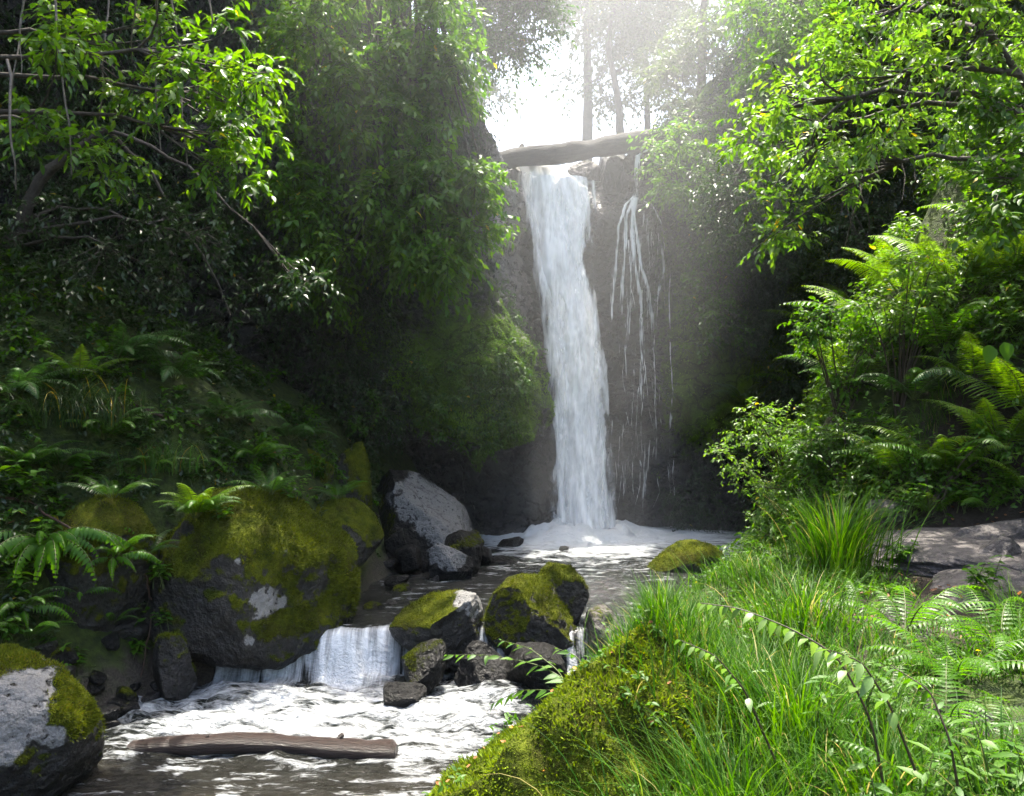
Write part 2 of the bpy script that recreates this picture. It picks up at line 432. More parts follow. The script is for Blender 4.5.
def fall_mat(name, dens, streak, run=1.):
    """falling water: streaks run down; tint r = cover, g = along the fall (m), b = across (m)"""
    m = NT(name)
    a = m.n('ShaderNodeAttribute', attribute_name='tint')
    v = m.mapping(a.outputs['Vector'], (0., .38 * run, streak)); v2 = m.mapping(a.outputs['Vector'], (0., 1.1 * run, streak * 2.3))
    n1 = m.noise(1., 6, .62, v, .35); n2 = m.noise(1., 4, .6, v2, .3)
    nn = m.math('ADD', m.math('MULTIPLY', n1, .65), m.math('MULTIPLY', n2, .35))
    al = m.ramp(m.math('ADD', m.attr(0), m.math('MULTIPLY', m.math('SUBTRACT', nn, .5), 1.7)), [(.3, 0.), (.62, dens)])
    col = m.mix(m.ramp(nn, [(.35, 0.), (.65, 1.)]), (.90, .91, .92), (.97, .97, .97))
    pr = m.princ(col, .55, m.bump(nn, .03, .35), spec=.35)
    tr = m.n('ShaderNodeBsdfTranslucent'); m.link(col, tr.inputs[0])
    mx = m.n('ShaderNodeMixShader'); mx.inputs[0].default_value = .12
    m.link(pr.outputs[0], mx.inputs[1]); m.link(tr.outputs[0], mx.inputs[2])
    tp = m.n('ShaderNodeBsdfTransparent')
    m2 = m.n('ShaderNodeMixShader'); m.link(al, m2.inputs[0]); m.link(tp.outputs[0], m2.inputs[1]); m.link(mx.outputs[0], m2.inputs[2])
    return m.done(m2.outputs[0])
M['fall'] = fall_mat('falling_water', 1.0, 2.3)
M['trickle'] = fall_mat('trickling_water', .8, 26., 2.4)
# ------------------------------------------------------------------ terrain
TY  = [-60, -6, 2, 4, 6, 7, 8, 9.2, 10.5, 11.5, 12.5, 14, 16, 18, 20, 21, 60]
TXL = [-6, -5, -5, -5, -4.8, -4.6, -4.5, -4.5, -3.9, -2.7, -2.2, -2.0, -1.7, -1.2, -.9, .2, .2]
TXR = [-1, -.6, -.3, -.2, .1, .42, .62, .8, 1.5, 2.4, 3.0, 3.6, 4.4, 5.1, 5.4, 2.0, 2.0]
def wlevel(y): return np.interp(y, [-60, 0, 7, 10.45, 11.0, 60], [-1.0, -.72, -.55, -.42, 0, 0])
def edges(y): return np.interp(y, TY, TXL), np.interp(y, TY, TXR)
def plateau(x, y):
    back = sstep(14, 19, y)
    l = 8.35 + 1.15 * np.clip(-.2 - x, 0, 3.4) + .12 * np.clip(-3 - x, 0, 20)
    r = 8.5 + .75 * np.clip(x - 2.6, 0, 5) + .1 * np.clip(x - 8, 0, 20)
    z = np.where(x < 1.2, l, r)
    notch = sstep(1.7, .9, np.abs(x - 1.1)) * sstep(24, 22, y)
    z = z - notch * .75 + 1.0 * sstep(22.5, 25.5, y)
    far = sstep(22, 45, y)
    z = z + far * 1.2
    return z * back + (1 - back) * np.maximum(z, 11.5)
def floor_h(x, y):
    xl, xr = edges(y); w = wlevel(y)
    dl = xl - x; dr = x - xr
    left = w + np.interp(dl, [0, .35, .9, 1.7, 3, 4.5, 6, 8, 12], [-.12, .45, 1.5, 2.65, 3.7, 4.6, 5.4, 6.5, 8])
    near = -.5 + np.interp(dr, [0, .5, 1, 1.6, 2.2, 12], [0, .7, 1.25, 1.55, 1.66, 1.9])
    fur = np.interp(dr, [0, .6, 1.5, 3, 5, 9], [-.12, .35, .8, 1.6, 2.5, 4.5])
    b = sstep(9.3, 11.2, y)
    right = near * (1 - b) + fur * b
    e = (x - 3.2) * .58 + (y - 11.9) * .81
    e2 = (x - 6.2) * .95 + (y - 8.) * .3
    right = right + np.minimum(1.6 * np.log1p(np.exp(np.clip(np.maximum(e, e2) * 5, -30, 30))) / 5, 1.5 * np.maximum(dr - .2, 0))
    right = np.minimum(right, 7.5)
    bed = np.minimum(w, np.where(y < 11.6, -.45, 0)) - .75
    z = np.where(dl > 0, left, np.where(dr > 0, right, bed))
    edge = np.minimum(np.abs(dl), np.abs(dr))
    inside = (dl <= 0) & (dr <= 0)
    z = np.where(inside, np.where(y < 11.9, np.minimum(w, -.5), w) - .12 - .5 * sstep(0, .5, edge), z)
    p = p3(x, y, 0)
    amp = np.where(inside, .05, 1.)
    return z + amp * (.22 * fbm(p, .7, 3, 1) + .10 * fbm(p, 2.6, 3, 2))

CLIFF = np.array([(-13.5, -8), (-12.5, 2), (-10.2, 6), (-9, 9.5), (-7.2, 13), (-5, 15.6), (-2.8, 17), (-.6, 17.6), (.25, 18.2), (.62, 19.2), (.7, 20.3),
                  (1.5, 20.6), (2.6, 20.6), (4, 20.45), (5.4, 19.6), (6.8, 17.6), (8.2, 15), (9.8, 12), (11, 8), (12, 3), (13, -8)], float)
def resample(P, ds):
    # Catmull-Rom, then even steps
    Q = np.vstack([2 * P[0] - P[1], P, 2 * P[-1] - P[-2]]); out = []
    for i in range(1, len(Q) - 2):
        t = np.linspace(0, 1, 24, endpoint=False)[:, None]
        a, b, c, d = Q[i - 1:i + 3]
        out.append(.5 * (2 * b + (c - a) * t + (2 * a - 5 * b + 4 * c - d) * t ** 2 + (3 * b - a - 3 * c + d) * t ** 3))
    q = np.vstack(out + [P[-1:]])
    s = np.concatenate([[0], np.cumsum(np.linalg.norm(np.diff(q, axis=0), axis=1))])
    n = int(s[-1] / ds)
    ss = np.linspace(0, s[-1], n)
    return np.stack([np.interp(ss, s, q[:, k]) for k in (0, 1)], -1)
cp = resample(CLIFF, .11)
ct = unit(np.gradient(cp, axis=0)); cin = np.stack([ct[:, 1], -ct[:, 0]], -1)
for _ in range(14): cin[1:-1] = (cin[:-2] + cin[1:-1] + cin[2:]) / 3
cin = unit(cin)

def build_cliff():
    n = len(cp); x0, y0 = cp[:, 0], cp[:, 1]
    top = plateau(x0, y0) + .05
    NZ = 105
    v = np.linspace(0, 1, NZ)
    zb = -1.0
    Z = zb + (top[:, None] - zb) * v[None, :]
    X = np.repeat(x0[:, None], NZ, 1); Y = np.repeat(y0[:, None], NZ, 1)
    p = p3(X, Y, Z)
    d = .75 * fbm(p, .33, 4, 3) + .42 * fbm(p, .95, 4, 4)
    rid = 1 - np.abs(fbm(p * np.array([1, 1, .45]), 1.6, 4, 5)) * 2.2
    d += .30 * rid + .15 * fbm(p, 4.5, 4, 6)
    blk = np.floor(fbm(p * np.array([.8, .8, .55]), 1.1, 2, 8) * 7) / 7
    d += .42 * blk
    damp = sstep(.4, 2.2, np.hypot(X - 1.2, (Y - 20.5)))      # calmer behind the fall
    d = d * (.6 + .4 * damp)
    # undercut cave below the mossy bulge, and the bulge itself
    cav = sstep(-5.5, -3.6, X) * sstep(.75, .1, X) * sstep(15, 16.5, Y) * sstep(20.2, 19.2, Y)
    zc = 1.95 + .25 * fbm(p3(X, Y, 0), 1.1, 2, 9)
    d -= cav * 1.35 * sstep(zc + .25, zc - .15, Z)
    d += .75 * np.exp(-((X + 1.0) / 1.1) ** 2 - ((Z - 3.2) / 1.3) ** 2) * (Y < 19)
    d += .45 * np.exp(-((X + .25) / .42) ** 2 - ((Z - 2.2) / 1.0) ** 2) * (Y < 18.6)
    # rounded rocks in the face between and under the two falls
    bk = sstep(19.8, 20.3, Y) * (X > .9)
    for (gx, gz, rx, rz, am) in ((2.15, 6.9, .42, .55, .75), (2.9, 6.0, .5, 1.1, .55), (3.35, 6.5, .4, .7, .5), (2.1, 4.6, .45, 1.1, .35), (2.7, 2.6, .8, .9, .5), (1.6, 7.5, .35, .4, .3)):
        d += bk * am * np.exp(-((X - gx) / rx) ** 2 - ((Z - gz) / rz) ** 2)
    # the back face leans out towards its foot
    d += .5 * sstep(9, 0, Z) * sstep(19.6, 20.4, Y)
    x = X + cin[:, 0:1] * d; y = Y + cin[:, 1:2] * d
    # the buttress leans away from the fall
    wb = sstep(-3.0, .2, X) * sstep(20.8, 19.6, Y) * (X < .9)
    x = x - wb * .088 * np.clip(Z - .5, 0, 9)
    # cover: moss on the bulge and patches, pale wet rock on the buttress side
    wmoss = 1.3 * np.exp(-((X + .75) / .75) ** 2 - ((Z - 3.1) / .95) ** 2) * (Y < 19) + .9 * np.exp(-((X + .2) / .3) ** 2 - ((Z - 2.3) / .9) ** 2) * (Y < 18.8)
    wmoss += .42 * sstep(-6, -3, X) * (Y < 19) * sstep(1.9, 2.4, Z) * sstep(8, 5, Z)
    wmoss += .55 * sstep(2.9, 4.2, X) * sstep(1.0, 3, Z) + .25 * (X > 1)
    wmoss += .35 * sstep(-5, -8, X)
    wmoss *= (Z > .2)
    bare = .8 * sstep(-.15, .3, X) * (Y < 20.2) * (Y > 17.6) * sstep(2.2, 5, Z) * (X < .8)
    wet = np.zeros_like(Z)
    col = np.stack([wmoss, bare, wet, np.ones_like(Z)], -1)
    # lip: the sheet turns back over the edge
    rows = [p3(x, y, Z)]
    for k, back in enumerate((.5, 1.2, 2.4)):
        q = p3(x[:, -1] - cin[:, 0] * back, y[:, -1] - cin[:, 1] * back, top - .02 + .25 * fbm(p3(x[:, -1], y[:, -1], back), 1.2, 3, 12) - (.5 if back > 2 else 0))
        rows.append(q[:, None]); col = np.concatenate([col, np.tile([[[.75, 0, 0, 1]]], (n, 1, 1))], 1)
    V = np.concatenate(rows, 1)
    nv = V.shape[1]
    cut = int(np.argmin(np.hypot(cp[:, 0] - .72, cp[:, 1] - 20.35)))
    out = []
    for a, b in ((0, cut + 1), (cut, n)):
        mb = MB(); f = grid_faces(b - a, nv)[:, ::-1]
        mb.add(V[a:b].reshape(-1, 3), f, col[a:b].reshape(-1, 4))
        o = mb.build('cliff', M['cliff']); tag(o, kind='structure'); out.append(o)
    return V[:, :NZ], cut, wmoss
CV, CCUT, CMOSS = build_cliff()
cN = np.cross(np.gradient(CV, axis=1), np.gradient(CV, axis=0)); cN = unit(cN)
# normals should look into the gorge
sgn = np.sign((cN[..., :2] * cin[:, None]).sum(-1)); cN = cN * np.where(sgn == 0, 1, sgn)[..., None]

def build_ground():
    def axis(lo, a, b, hi, fine, k):
        l = a - np.geomspace(.3, a - lo, k)[::-1]; r = b + np.geomspace(.3, hi - b, k)
        return np.concatenate([l, np.arange(a, b, fine), r])
    xs = axis(-160, -13, 13.5, 160, .14, 18); ys = axis(-120, -5, 22, 200, .14, 18)
    X, Y = np.meshgrid(xs, ys, indexing='ij')
    poly = cp - cin * 2.2
    poly = np.vstack([poly, [(60, -8), (60, -300), (-60, -300), (-60, -8)]])
    ins = np.zeros(X.shape, bool); j = len(poly) - 1
    for i in range(len(poly)):
        yi, yj = poly[i, 1], poly[j, 1]
        if yi != yj:
            c = ((yi > Y) != (yj > Y)) & (X < (poly[j, 0] - poly[i, 0]) * (Y - yi) / (yj - yi) + poly[i, 0])
            ins ^= c
        j = i
    fl = floor_h(X, Y); pl = plateau(X, Y) - .35 + .3 * fbm(p3(X, Y, 0), .5, 3, 13)
    Z = np.where(ins, fl, pl)
    xl, xr = edges(Y)
    green = .55 + .5 * fbm(p3(X, Y, 0), .8, 3, 14)
    green = np.where(ins & (X > xl) & (X < xr), -.2, green)
    green = green + np.where(ins & (X < xl - .3), .25, 0.)
    peb = np.where(ins & (X > xl - .3) & (X < xr + .3), .8, 0.)
    # the trodden ledge on the bank
    pathm = sstep(.9, .4, np.abs((X - 4.7) + (Y - 9) * -.25) / 1.2) * sstep(5.5, 7, Y) * sstep(11.2, 10.4, Y)
    green = green - pathm
    col = np.stack([green, peb, np.zeros_like(Z), np.ones_like(Z)], -1)
    mb = MB(); mb.add(p3(X, Y, Z).reshape(-1, 3), grid_faces(len(xs), len(ys)), col.reshape(-1, 4))
    o = mb.build('ground', M['ground']); tag(o, kind='structure')
build_ground()

# ------------------------------------------------------------------ the stream
def build_water():
    xs = np.arange(-6.2, 7.0, .055); ys = np.concatenate([np.arange(-6, 6.6, .25), np.arange(6.6, 13, .045), np.arange(13, 21.2, .07)])
    X, Y = np.meshgrid(xs, ys, indexing='ij')
    p = p3(X, Y, 0)
    rip = .05 * fbm(p * np.array([.8, 1.3, 1]), 2.6, 4, 21)
    # the ledge meanders between the stones
    yl = 10.95 + .35 * fbm(p3(X, 0, 0), .9, 3, 22) + .34 * fbm(p3(X, Y * .3, 0), 3.1, 3, 19) + .25 * np.exp(-((X + .8) / .5) ** 2)
    t = sstep(.24, -.14, Y - yl + .12 * fbm(p, 4.5, 3, 18))
    low = np.interp(Y, [-6, 0, 7, 10.5], [-.85, -.72, -.57, -.44])
    Z = t * low
    turb = sstep(6.6, 8.6, Y) * t
    Z = Z + rip * (1 - .4 * t) + turb * (.24 * fbm(p * np.array([.7, 1.3, 1]), 1.5, 4, 23) + .06 * fbm(p, 5.5, 3, 24)) * sstep(7.6, 9.2, Y)
    drop = np.exp(-((Y - yl - .02) / .3) ** 2)
    # plunge pool: the fall heaps the water up
    r = np.hypot((X - 1.5) * .75, Y - 18.65)
    heap = np.exp(-(r / .95) ** 2) * (.34 + .55 * fbm(p, 3.6, 4, 25))
    Z = Z + heap + .05 * np.exp(-(r / 3) ** 2) * fbm(p, 4., 3, 26)
    foam = np.zeros_like(X)
    foam += 1.3 * np.exp(-(r / 1.25) ** 2)
    foam += .80 * np.exp(-((Y - 18.8) / .85) ** 2) * sstep(-1.6, -.2, X) * sstep(4.8, 3.2, X)
    foam += .52 * np.exp(-((Y - 17.8) / 1.9) ** 2) * sstep(-1.2, .3, X)  # pool foam, with extra white painted in for sky glints
    # white water under the ledge, washing along the channel
    wl = sstep(-4.55, -3.9, X) * sstep(.5, -.3, X)
    foam += wl * (.41 * np.exp(-((Y - 10.05) / .7) ** 2) + .36 * np.exp(-((Y - 9.2) / .5) ** 2) * sstep(-4.4, -3.2, X) * sstep(.2, -.6, X))
    foam += .27 * sstep(6.8, 7.8, Y) * sstep(9.4, 8.6, Y) * sstep(-4.6, -3.5, X)
    gate = np.exp(-((X + 2.0) / .62) ** 2) + .9 * np.exp(-((X + .85) / .3) ** 2)
    foam += drop * gate * .62
    foam += .25 * drop
    foam -= .22 * sstep(8.9, 8.4, Y) * sstep(-.6, -1.4, X)
    shal = sstep(9.6, 7.6, Y) * (.6 + .4 * fbm(p, .9, 2, 28)) + .15 * (Y > 10)
    brk = .12 + .88 * t * sstep(6.6, 8, Y) + .34 + .4 * sstep(12.6, 16, Y) - .34 * (Y < 11.3)
    col = np.stack([np.clip(foam, 0, 1.3), np.clip(shal, 0, 1), np.clip(brk, 0, 1), np.clip(drop * 1.4, 0, 1)], -1)
    mb = MB(); mb.add(p3(X, Y, Z).reshape(-1, 3), grid_faces(len(xs), len(ys)), col.reshape(-1, 4))
    o = mb.build('stream_water', M['water']); tag(o, kind='structure')
    # the brook above the lip
    xs = np.linspace(.1, 2.1, 30); ys = np.linspace(20.6, 24, 40)
    X, Y = np.meshgrid(xs, ys, indexing='ij')
    Z = 7.95 + .04 * fbm(p3(X, Y, 0), 2, 3, 29)
    col = np.stack([np.full_like(X, .5), np.zeros_like(X), np.full_like(X, .3), np.zeros_like(X)], -1)
    mb = MB(); mb.add(p3(X, Y, Z).reshape(-1, 3), grid_faces(30, 40), col.reshape(-1, 4))
    tag(mb.build('stream_water', M['water']), kind='structure')
build_water()

# ------------------------------------------------------------------ the falls
def fall_body(rows, nu, nseg, cover, bulge, seed, mb, Yfun):
    """rows: (py, left px, right px) of the fall, seen at depth Yfun(z): a rounded curtain of water"""
    rows = np.array(rows, float)
    py = np.linspace(rows[0, 0], rows[-1, 0], nseg)
    l = np.interp(py, rows[:, 0], rows[:, 1]); r = np.interp(py, rows[:, 0], rows[:, 2])
    Yc = Yfun(np.linspace(0, 1, nseg))
    zl = CAMZ - (py - PCY) / FPX * Yc
    u = np.linspace(-1, 1, nu)
    xl = (l - PCX) / FPX * Yc; xr = (r - PCX) / FPX * Yc
    X = (xl + xr)[:, None] / 2 + (xr - xl)[:, None] / 2 * u[None]
    Z = np.repeat(zl[:, None], nu, 1)
    p = p3(X, Z * .16, seed)
    w = (xr - xl)[:, None]
    Y = Yc[:, None] - bulge * np.sqrt(np.clip(1 - u ** 2, 0, 1))[None] + .22 * fbm(p, 2.2, 4, seed) + .07 * fbm(p3(X, Z * .3, seed), 7, 3, seed + 1)
    X = X + .05 * fbm(p3(X, Z, 3), 1.6, 3, seed + 2)
    e = 1 - np.abs(u)
    cov = cover * (.18 + .82 * sstep(0, .34, e))[None] * np.ones((nseg, 1)) + .12 * fbm(p3(X, Z * .3, 1), 1.8, 3, seed + 3)
    col = np.stack([cov, Z, X, np.ones_like(X)], -1)
    mb.add(p3(X, Y, Z).reshape(-1, 3), grid_faces(nseg, nu), col.reshape(-1, 4))

fallroot = empty('waterfall', at(580, 520, 19.7), 'broad white waterfall plunging from under the log bridge into the pool', 'waterfall')
inv = -np.array(at(580, 520, 19.7))
def put(mb, name, mat, root):
    o = mb.build(name, mat, root, True, np.array(root.location)); o.location = (0, 0, 0); return o
mb = MB()
YF = lambda t: 20.4 - 1.65 * t ** .75
fall_body([(166, 513, 556), (176, 514, 572), (190, 517, 592), (205, 520, 593), (230, 526, 590), (260, 533, 587), (290, 540, 591), (330, 546, 600), (370, 549, 604), (430, 551, 608), (480, 553, 610), (532, 554, 612)],
          70, 230, 1.0, .42, 3, mb, YF)
put(mb, 'main_curtain', M['fall'], fallroot)
mb = MB()
fall_body([(182, 520, 594), (215, 521, 597), (250, 527, 594), (300, 538, 592), (360, 545, 602), (430, 547, 609), (500, 549, 613), (534, 550, 615)], 60, 200, .50, .62, 8, mb, YF)
put(mb, 'outer_spray', M['fall'], fallroot)
mb = MB()
fall_body([(176, 514, 536), (205, 518, 534), (260, 528, 548), (330, 541, 562), (430, 546, 572), (520, 546, 580)], 30, 150, .42, .35, 13, mb, lambda t: 20.2 - 1.65 * t ** .75)
fall_body([(184, 570, 598), (230, 572, 600), (290, 572, 596), (360, 584, 607), (430, 588, 613), (525, 588, 620)], 30, 150, .40, .35, 15, mb, lambda t: 20.25 - 1.65 * t ** .75)
put(mb, 'fraying_edge', M['fall'], fallroot)

side = empty('waterfall', at(645, 520, 19.9), 'thin side waterfall of separate white threads trickling down dark rock', 'waterfall')
cvf = CV.reshape(-1, 3); cvf = cvf[(cvf[:, 0] > 1.6) & (cvf[:, 0] < 4.9) & (cvf[:, 1] > 18)]
cvp = np.stack([PCX + cvf[:, 0] / cvf[:, 1] * FPX, PCY - (cvf[:, 2] - CAMZ) / cvf[:, 1] * FPX], -1)
def wall_depth(px, py):
    """depth of the rock wall under a point of the side fall"""
    out = np.empty(len(px))
    for i, (a, b) in enumerate(zip(px, py)):
        d = (cvp[:, 0] - a) ** 2 + (cvp[:, 1] - b) ** 2; j = np.argpartition(d, 12)[:12]; out[i] = cvf[j, 1].min()
    return np.minimum(out, 20.4)
def strand(path, w0, w1, cover, seed):
    path = np.array(path, float)
    t = np.linspace(0, 1, len(path)); tt = np.linspace(0, 1, 70)
    px = np.interp(tt, t, path[:, 0]); py = np.interp(tt, t, path[:, 1])
    px += 1.6 * fbm(p3(py * .05, seed, 0), 1, 3, seed)
    Yc = wall_depth(px, py); Yc = np.minimum(np.convolve(np.pad(Yc, 4, 'edge'), np.ones(9) / 9, 'valid'), Yc) - .03
    c = np.stack([(px - PCX) / FPX * Yc, Yc, CAMZ - (py - PCY) / FPX * Yc], -1)
    w = np.interp(tt, [0, .15, 1], [w0, (w0 + w1) / 2, w1]) * (1 + .35 * fbm(p3(py * .06, seed, 5), 1, 2, seed))
    w = w * ((.58 if seed < 40 else .6)); mbs = MB()
    th = np.linspace(0, PI, 7)
    X = c[:, None, 0] + np.cos(th)[None] * w[:, None] / 2; Y = c[:, None, 1] - np.sin(th)[None] * (w[:, None] * .3 + .02) - .0; Z = np.repeat(c[:, 2:3], 7, 1)
    fade = np.interp(tt, [0, .25, .7, 1], [1 if seed < 40 else .1, 1, .85, .1 if seed >= 40 else .45])[:, None]
    cov = cover * (.82 if seed < 40 else .85) * fade * (.25 + .75 * np.sin(th))[None] + .3 * fbm(p3(py * .11, seed, 2), 1, 3, seed)[:, None]
    mbs.add(p3(X, Y, Z).reshape(-1, 3), grid_faces(70, 7), np.stack([cov, Z, X, np.ones_like(X)], -1).reshape(-1, 4))
    put(mbs, 'water_strand', M['trickle'], side)
strand([(650, 149), (638, 156), (636, 175), (635, 200)], .16, .26, .85, 1)
strand([(635, 196), (626, 204), (619, 225), (616, 260), (612, 310), (610, 335)], .2, .10, .75, 2)
strand([(633, 200), (627, 215), (624, 250), (622, 300), (620, 330)], .22, .10, .8, 3)
strand([(636, 198), (632, 225), (635, 262), (641, 300), (642, 350), (640, 410)], .28, .12, .85, 4)
strand([(634, 215), (640, 260), (648, 290), (652, 320), (653, 350)], .12, .18, .75, 5)
strand([(640, 200), (652, 204), (660, 222), (664, 245), (660, 270)], .05, .11, .5, 6)
strand([(660, 240), (664, 270), (657, 300), (655, 330)], .1, .16, .65, 7)
strand([(628, 240), (631, 280), (629, 330), (628, 350)], .1, .07, .65, 8)
strand([(642, 290), (640, 340), (642, 380), (639, 425)], .1, .05, .6, 9)
strand([(669, 270), (670, 330), (672, 390), (670, 440)], .04, .06, .6, 10)
strand([(671, 370), (673, 390), (669, 440), (670, 500)], .10, .04, .6, 11)
strand([(650, 440), (647, 470), (642, 500), (644, 520)], .05, .14, .55, 12)
strand([(640, 460), (645, 485), (642, 515)], .05, .10, .5, 13)
strand([(655, 320), (654, 360), (656, 400), (654, 440)], .06, .04, .55, 14)

# ------------------------------------------------------------------ stones
def ico(sub):
    bm = bmesh.new(); bmesh.ops.create_icosphere(bm, subdivisions=sub, radius=1)
    v = np.array([x.co[:] for x in bm.verts]); f = np.array([[q.index for q in x.verts] for x in bm.faces]); bm.free()
    return v, f
ICO = {k: ico(k) for k in (3, 4, 5, 6, 7)}
STONES = []
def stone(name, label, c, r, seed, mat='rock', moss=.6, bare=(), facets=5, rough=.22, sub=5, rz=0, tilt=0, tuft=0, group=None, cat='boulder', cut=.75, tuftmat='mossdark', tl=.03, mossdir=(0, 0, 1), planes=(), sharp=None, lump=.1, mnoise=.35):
    if sharp is None: sharp = mat == 'rockwet' or facets >= 5
    v, f = ICO[sub]; rng = np.random.default_rng(seed)
    p = v * (1 + rough * 1.4 * fbm(v, .9, 3, seed) + rough * .35 * fbm(v, 3.2, 3, seed + 1))[:, None]
    for k in range(facets * 2 if sharp else facets):
        n = unit(rng.normal(size=3) * np.array([1, 1, .8])); o = rng.uniform(.5, .85)
        e = p @ n - o + (.05 * fbm(p, 2.5, 2, seed + k + 20))
        p = p - np.where(e > 0, e * (.97 if sharp else cut), 0)[:, None] * n
    rid = 1 - 2 * np.abs(fbm(p, 2.4, 4, seed + 5))
    p += v * ((.05 if sharp else .03) * rid + .045 * fbm(p, 6, 4, seed + 2) + .016 * fbm(p, 19, 3, seed + 3))[:, None]
    p = p * np.asarray(r)
    ca, sa = math.cos(tilt), math.sin(tilt)
    p = np.stack([p[:, 0] * ca - p[:, 2] * sa, p[:, 1], p[:, 0] * sa + p[:, 2] * ca], -1)
    ca, sa = math.cos(rz), math.sin(rz)
    p = np.stack([p[:, 0] * ca - p[:, 1] * sa, p[:, 0] * sa + p[:, 1] * ca, p[:, 2]], -1)
    for (pn, pq) in planes:
        pn = unit(np.asarray(pn, float)); e = (p + np.asarray(c, float) - np.asarray(pq, float)) @ pn + lump * fbm(p, 1.5, 4, seed + 9)
        p = p - np.where(e > 0, e * .95, 0)[:, None] * pn
    fn = np.cross(p[f[:, 1]] - p[f[:, 0]], p[f[:, 2]] - p[f[:, 0]])
    vn = np.zeros_like(p)
    for k in range(3): np.add.at(vn, f[:, k], fn)
    vn = unit(vn)
    c = np.asarray(c, float)
    W = p + c
    STONES.append(W)
    md = unit(np.asarray(mossdir, float))
    mm = sstep(-.15, .75, vn @ md) * moss * 1.25 + mnoise * fbm(W, 1.8, 4, seed + 3) * (moss > .05)
    if moss <= .05: mm = np.zeros(len(p))
    bb = np.zeros(len(p))
    for (bx, by, bz, br) in bare:
        q = np.linalg.norm((W - np.array([bx, by, bz])) * np.array([1, .35, 1]), axis=1)
        bb = np.maximum(bb, sstep(br * 1.25, br * .55, q + br * .55 * fbm(W, 1.6 / max(br, .08), 3, seed + 4)))
    mm = mm * (1 - .9 * bb)
    col = np.stack([mm, bb, np.zeros_like(mm), np.ones_like(mm)], -1)
    root = empty(name, c, label, cat, group)
    mb = MB(); mb.add(p, f, col); mb.build('stone_body', M[mat], root)
    if tuft:
        area = np.linalg.norm(fn, axis=1); w = area * np.clip(mm[f].mean(1) - .36, 0, .4)
        if w.sum() > 0:
            k = rng.choice(len(f), int(tuft), p=w / w.sum())
            a = rng.random((len(k), 2)); a = np.where(a.sum(1, keepdims=True) > 1, 1 - a, a)
            q = p[f[k, 0]] + (p[f[k, 1]] - p[f[k, 0]]) * a[:, :1] + (p[f[k, 2]] - p[f[k, 0]]) * a[:, 1:]
            nn = vn[f[k, 0]]
            mt = MB()
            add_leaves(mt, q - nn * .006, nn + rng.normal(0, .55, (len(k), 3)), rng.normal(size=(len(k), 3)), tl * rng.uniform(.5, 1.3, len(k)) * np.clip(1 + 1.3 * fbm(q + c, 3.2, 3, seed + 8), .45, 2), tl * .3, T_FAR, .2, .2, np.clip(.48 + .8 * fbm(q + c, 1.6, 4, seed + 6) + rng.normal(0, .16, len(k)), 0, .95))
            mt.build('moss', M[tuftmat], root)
    return root, W, vn, f

rg = np.random.default_rng(17)
for k in range(100):
    x = rg.normal(641, 18); y0 = rg.uniform(198, 470) if k % 3 else rg.uniform(198, 260); ln = rg.uniform(50, 150)
    x = min(max(x, 612), 676); ln = min(ln, 524 - y0)
    strand([(x, y0), (x + rg.normal(0, 3), y0 + ln * .5), (x + rg.normal(0, 5), y0 + ln)], rg.uniform(.025, .08), .03, rg.uniform(.3, .62), 40 + k)
# ------------------------------------------------------------------ stones in the stream and on the banks
def gz(x, y): return float(floor_h(np.array([x], float), np.array([y], float))[0])

stone('boulder', 'huge rounded boulder under olive moss with white bare spots beside the rapids', (-3.36, 11.45, .42), (1.3, 1.3, 1.42), 3, 'rock', .82,
      [(*at(a_, b_, 10.3), r_) for a_, b_, r_ in ((266, 606, .19), (305, 590, .15), (322, 603, .14), (312, 624, .13), (270, 533, .09), (281, 556, .11), (276, 545, .06), (310, 540, .07), (250, 640, .08), (240, 560, .06), (340, 610, .1))],
      2, .16, 6, .3, 0, 30000, mossdir=(.35, -.15, 1), tl=.042, mnoise=.7, planes=[((.62, -.1, .72), (-2.62, 11.2, 1.2)), ((-.7, -.2, .6), (-4.2, 11.2, 1.3))])
stone('boulder', 'mossy boulder with a large bare pale face at the stream edge, front of the photo', (-4.55, 7.85, -.08), (.92, .8, .76), 8, 'rock', .85,
      [(-4.08, 7.25, .36, .33), (-4.3, 7.2, .2, .3), (-3.82, 7.2, .1, .12), (-4.1, 7.1, .05, .12)], 3, .14, 6, 0, 0, 26000, mossdir=(.2, -.3, 1), tl=.034, mnoise=.6)
stone('boulder', 'mossy hump of rock behind the hanging fern tuft on the dark bank', (-4.75, 10.3, .95), (.62, .7, .78), 12, 'rock', .9, [], 2, .15, 5, 0, 0, 6000, mossdir=(.4, -.2, 1))
stone('boulder', 'squarish dark rock greened with algae below the fern bank', (-3.86, 10.1, -.12), (.3, .32, .42), 15, 'rock', .55, [], 9, .1, 5, .2, .08, 1500, cut=.9)
stone('boulder', 'big wet angular boulder with sky sheen painted pale on its top at the pool edge', (-1.62, 15.5, .5), (1.2, .95, 1.25), 22, 'rockwet', .28, [(-1.1, 14.9, 1.0, .6), (-1.6, 14.9, 1.25, .5), (-.9, 14.9, .6, .5)], 3, .14, 6, .35, .1, 1500, mossdir=(-1, -.2, .4),  # pale patches on top are painted in for the reflected sky
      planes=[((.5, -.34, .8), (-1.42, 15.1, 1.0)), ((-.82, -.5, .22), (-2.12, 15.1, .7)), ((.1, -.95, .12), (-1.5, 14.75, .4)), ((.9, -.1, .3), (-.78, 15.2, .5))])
stone('boulder', 'dark rounded rock leaning on the wet angular boulder', (-.82, 14.8, .4), (.36, .4, .46), 24, 'rockwet', .25, [], 5, .15, 5, .3, .2, 800, cut=.8)
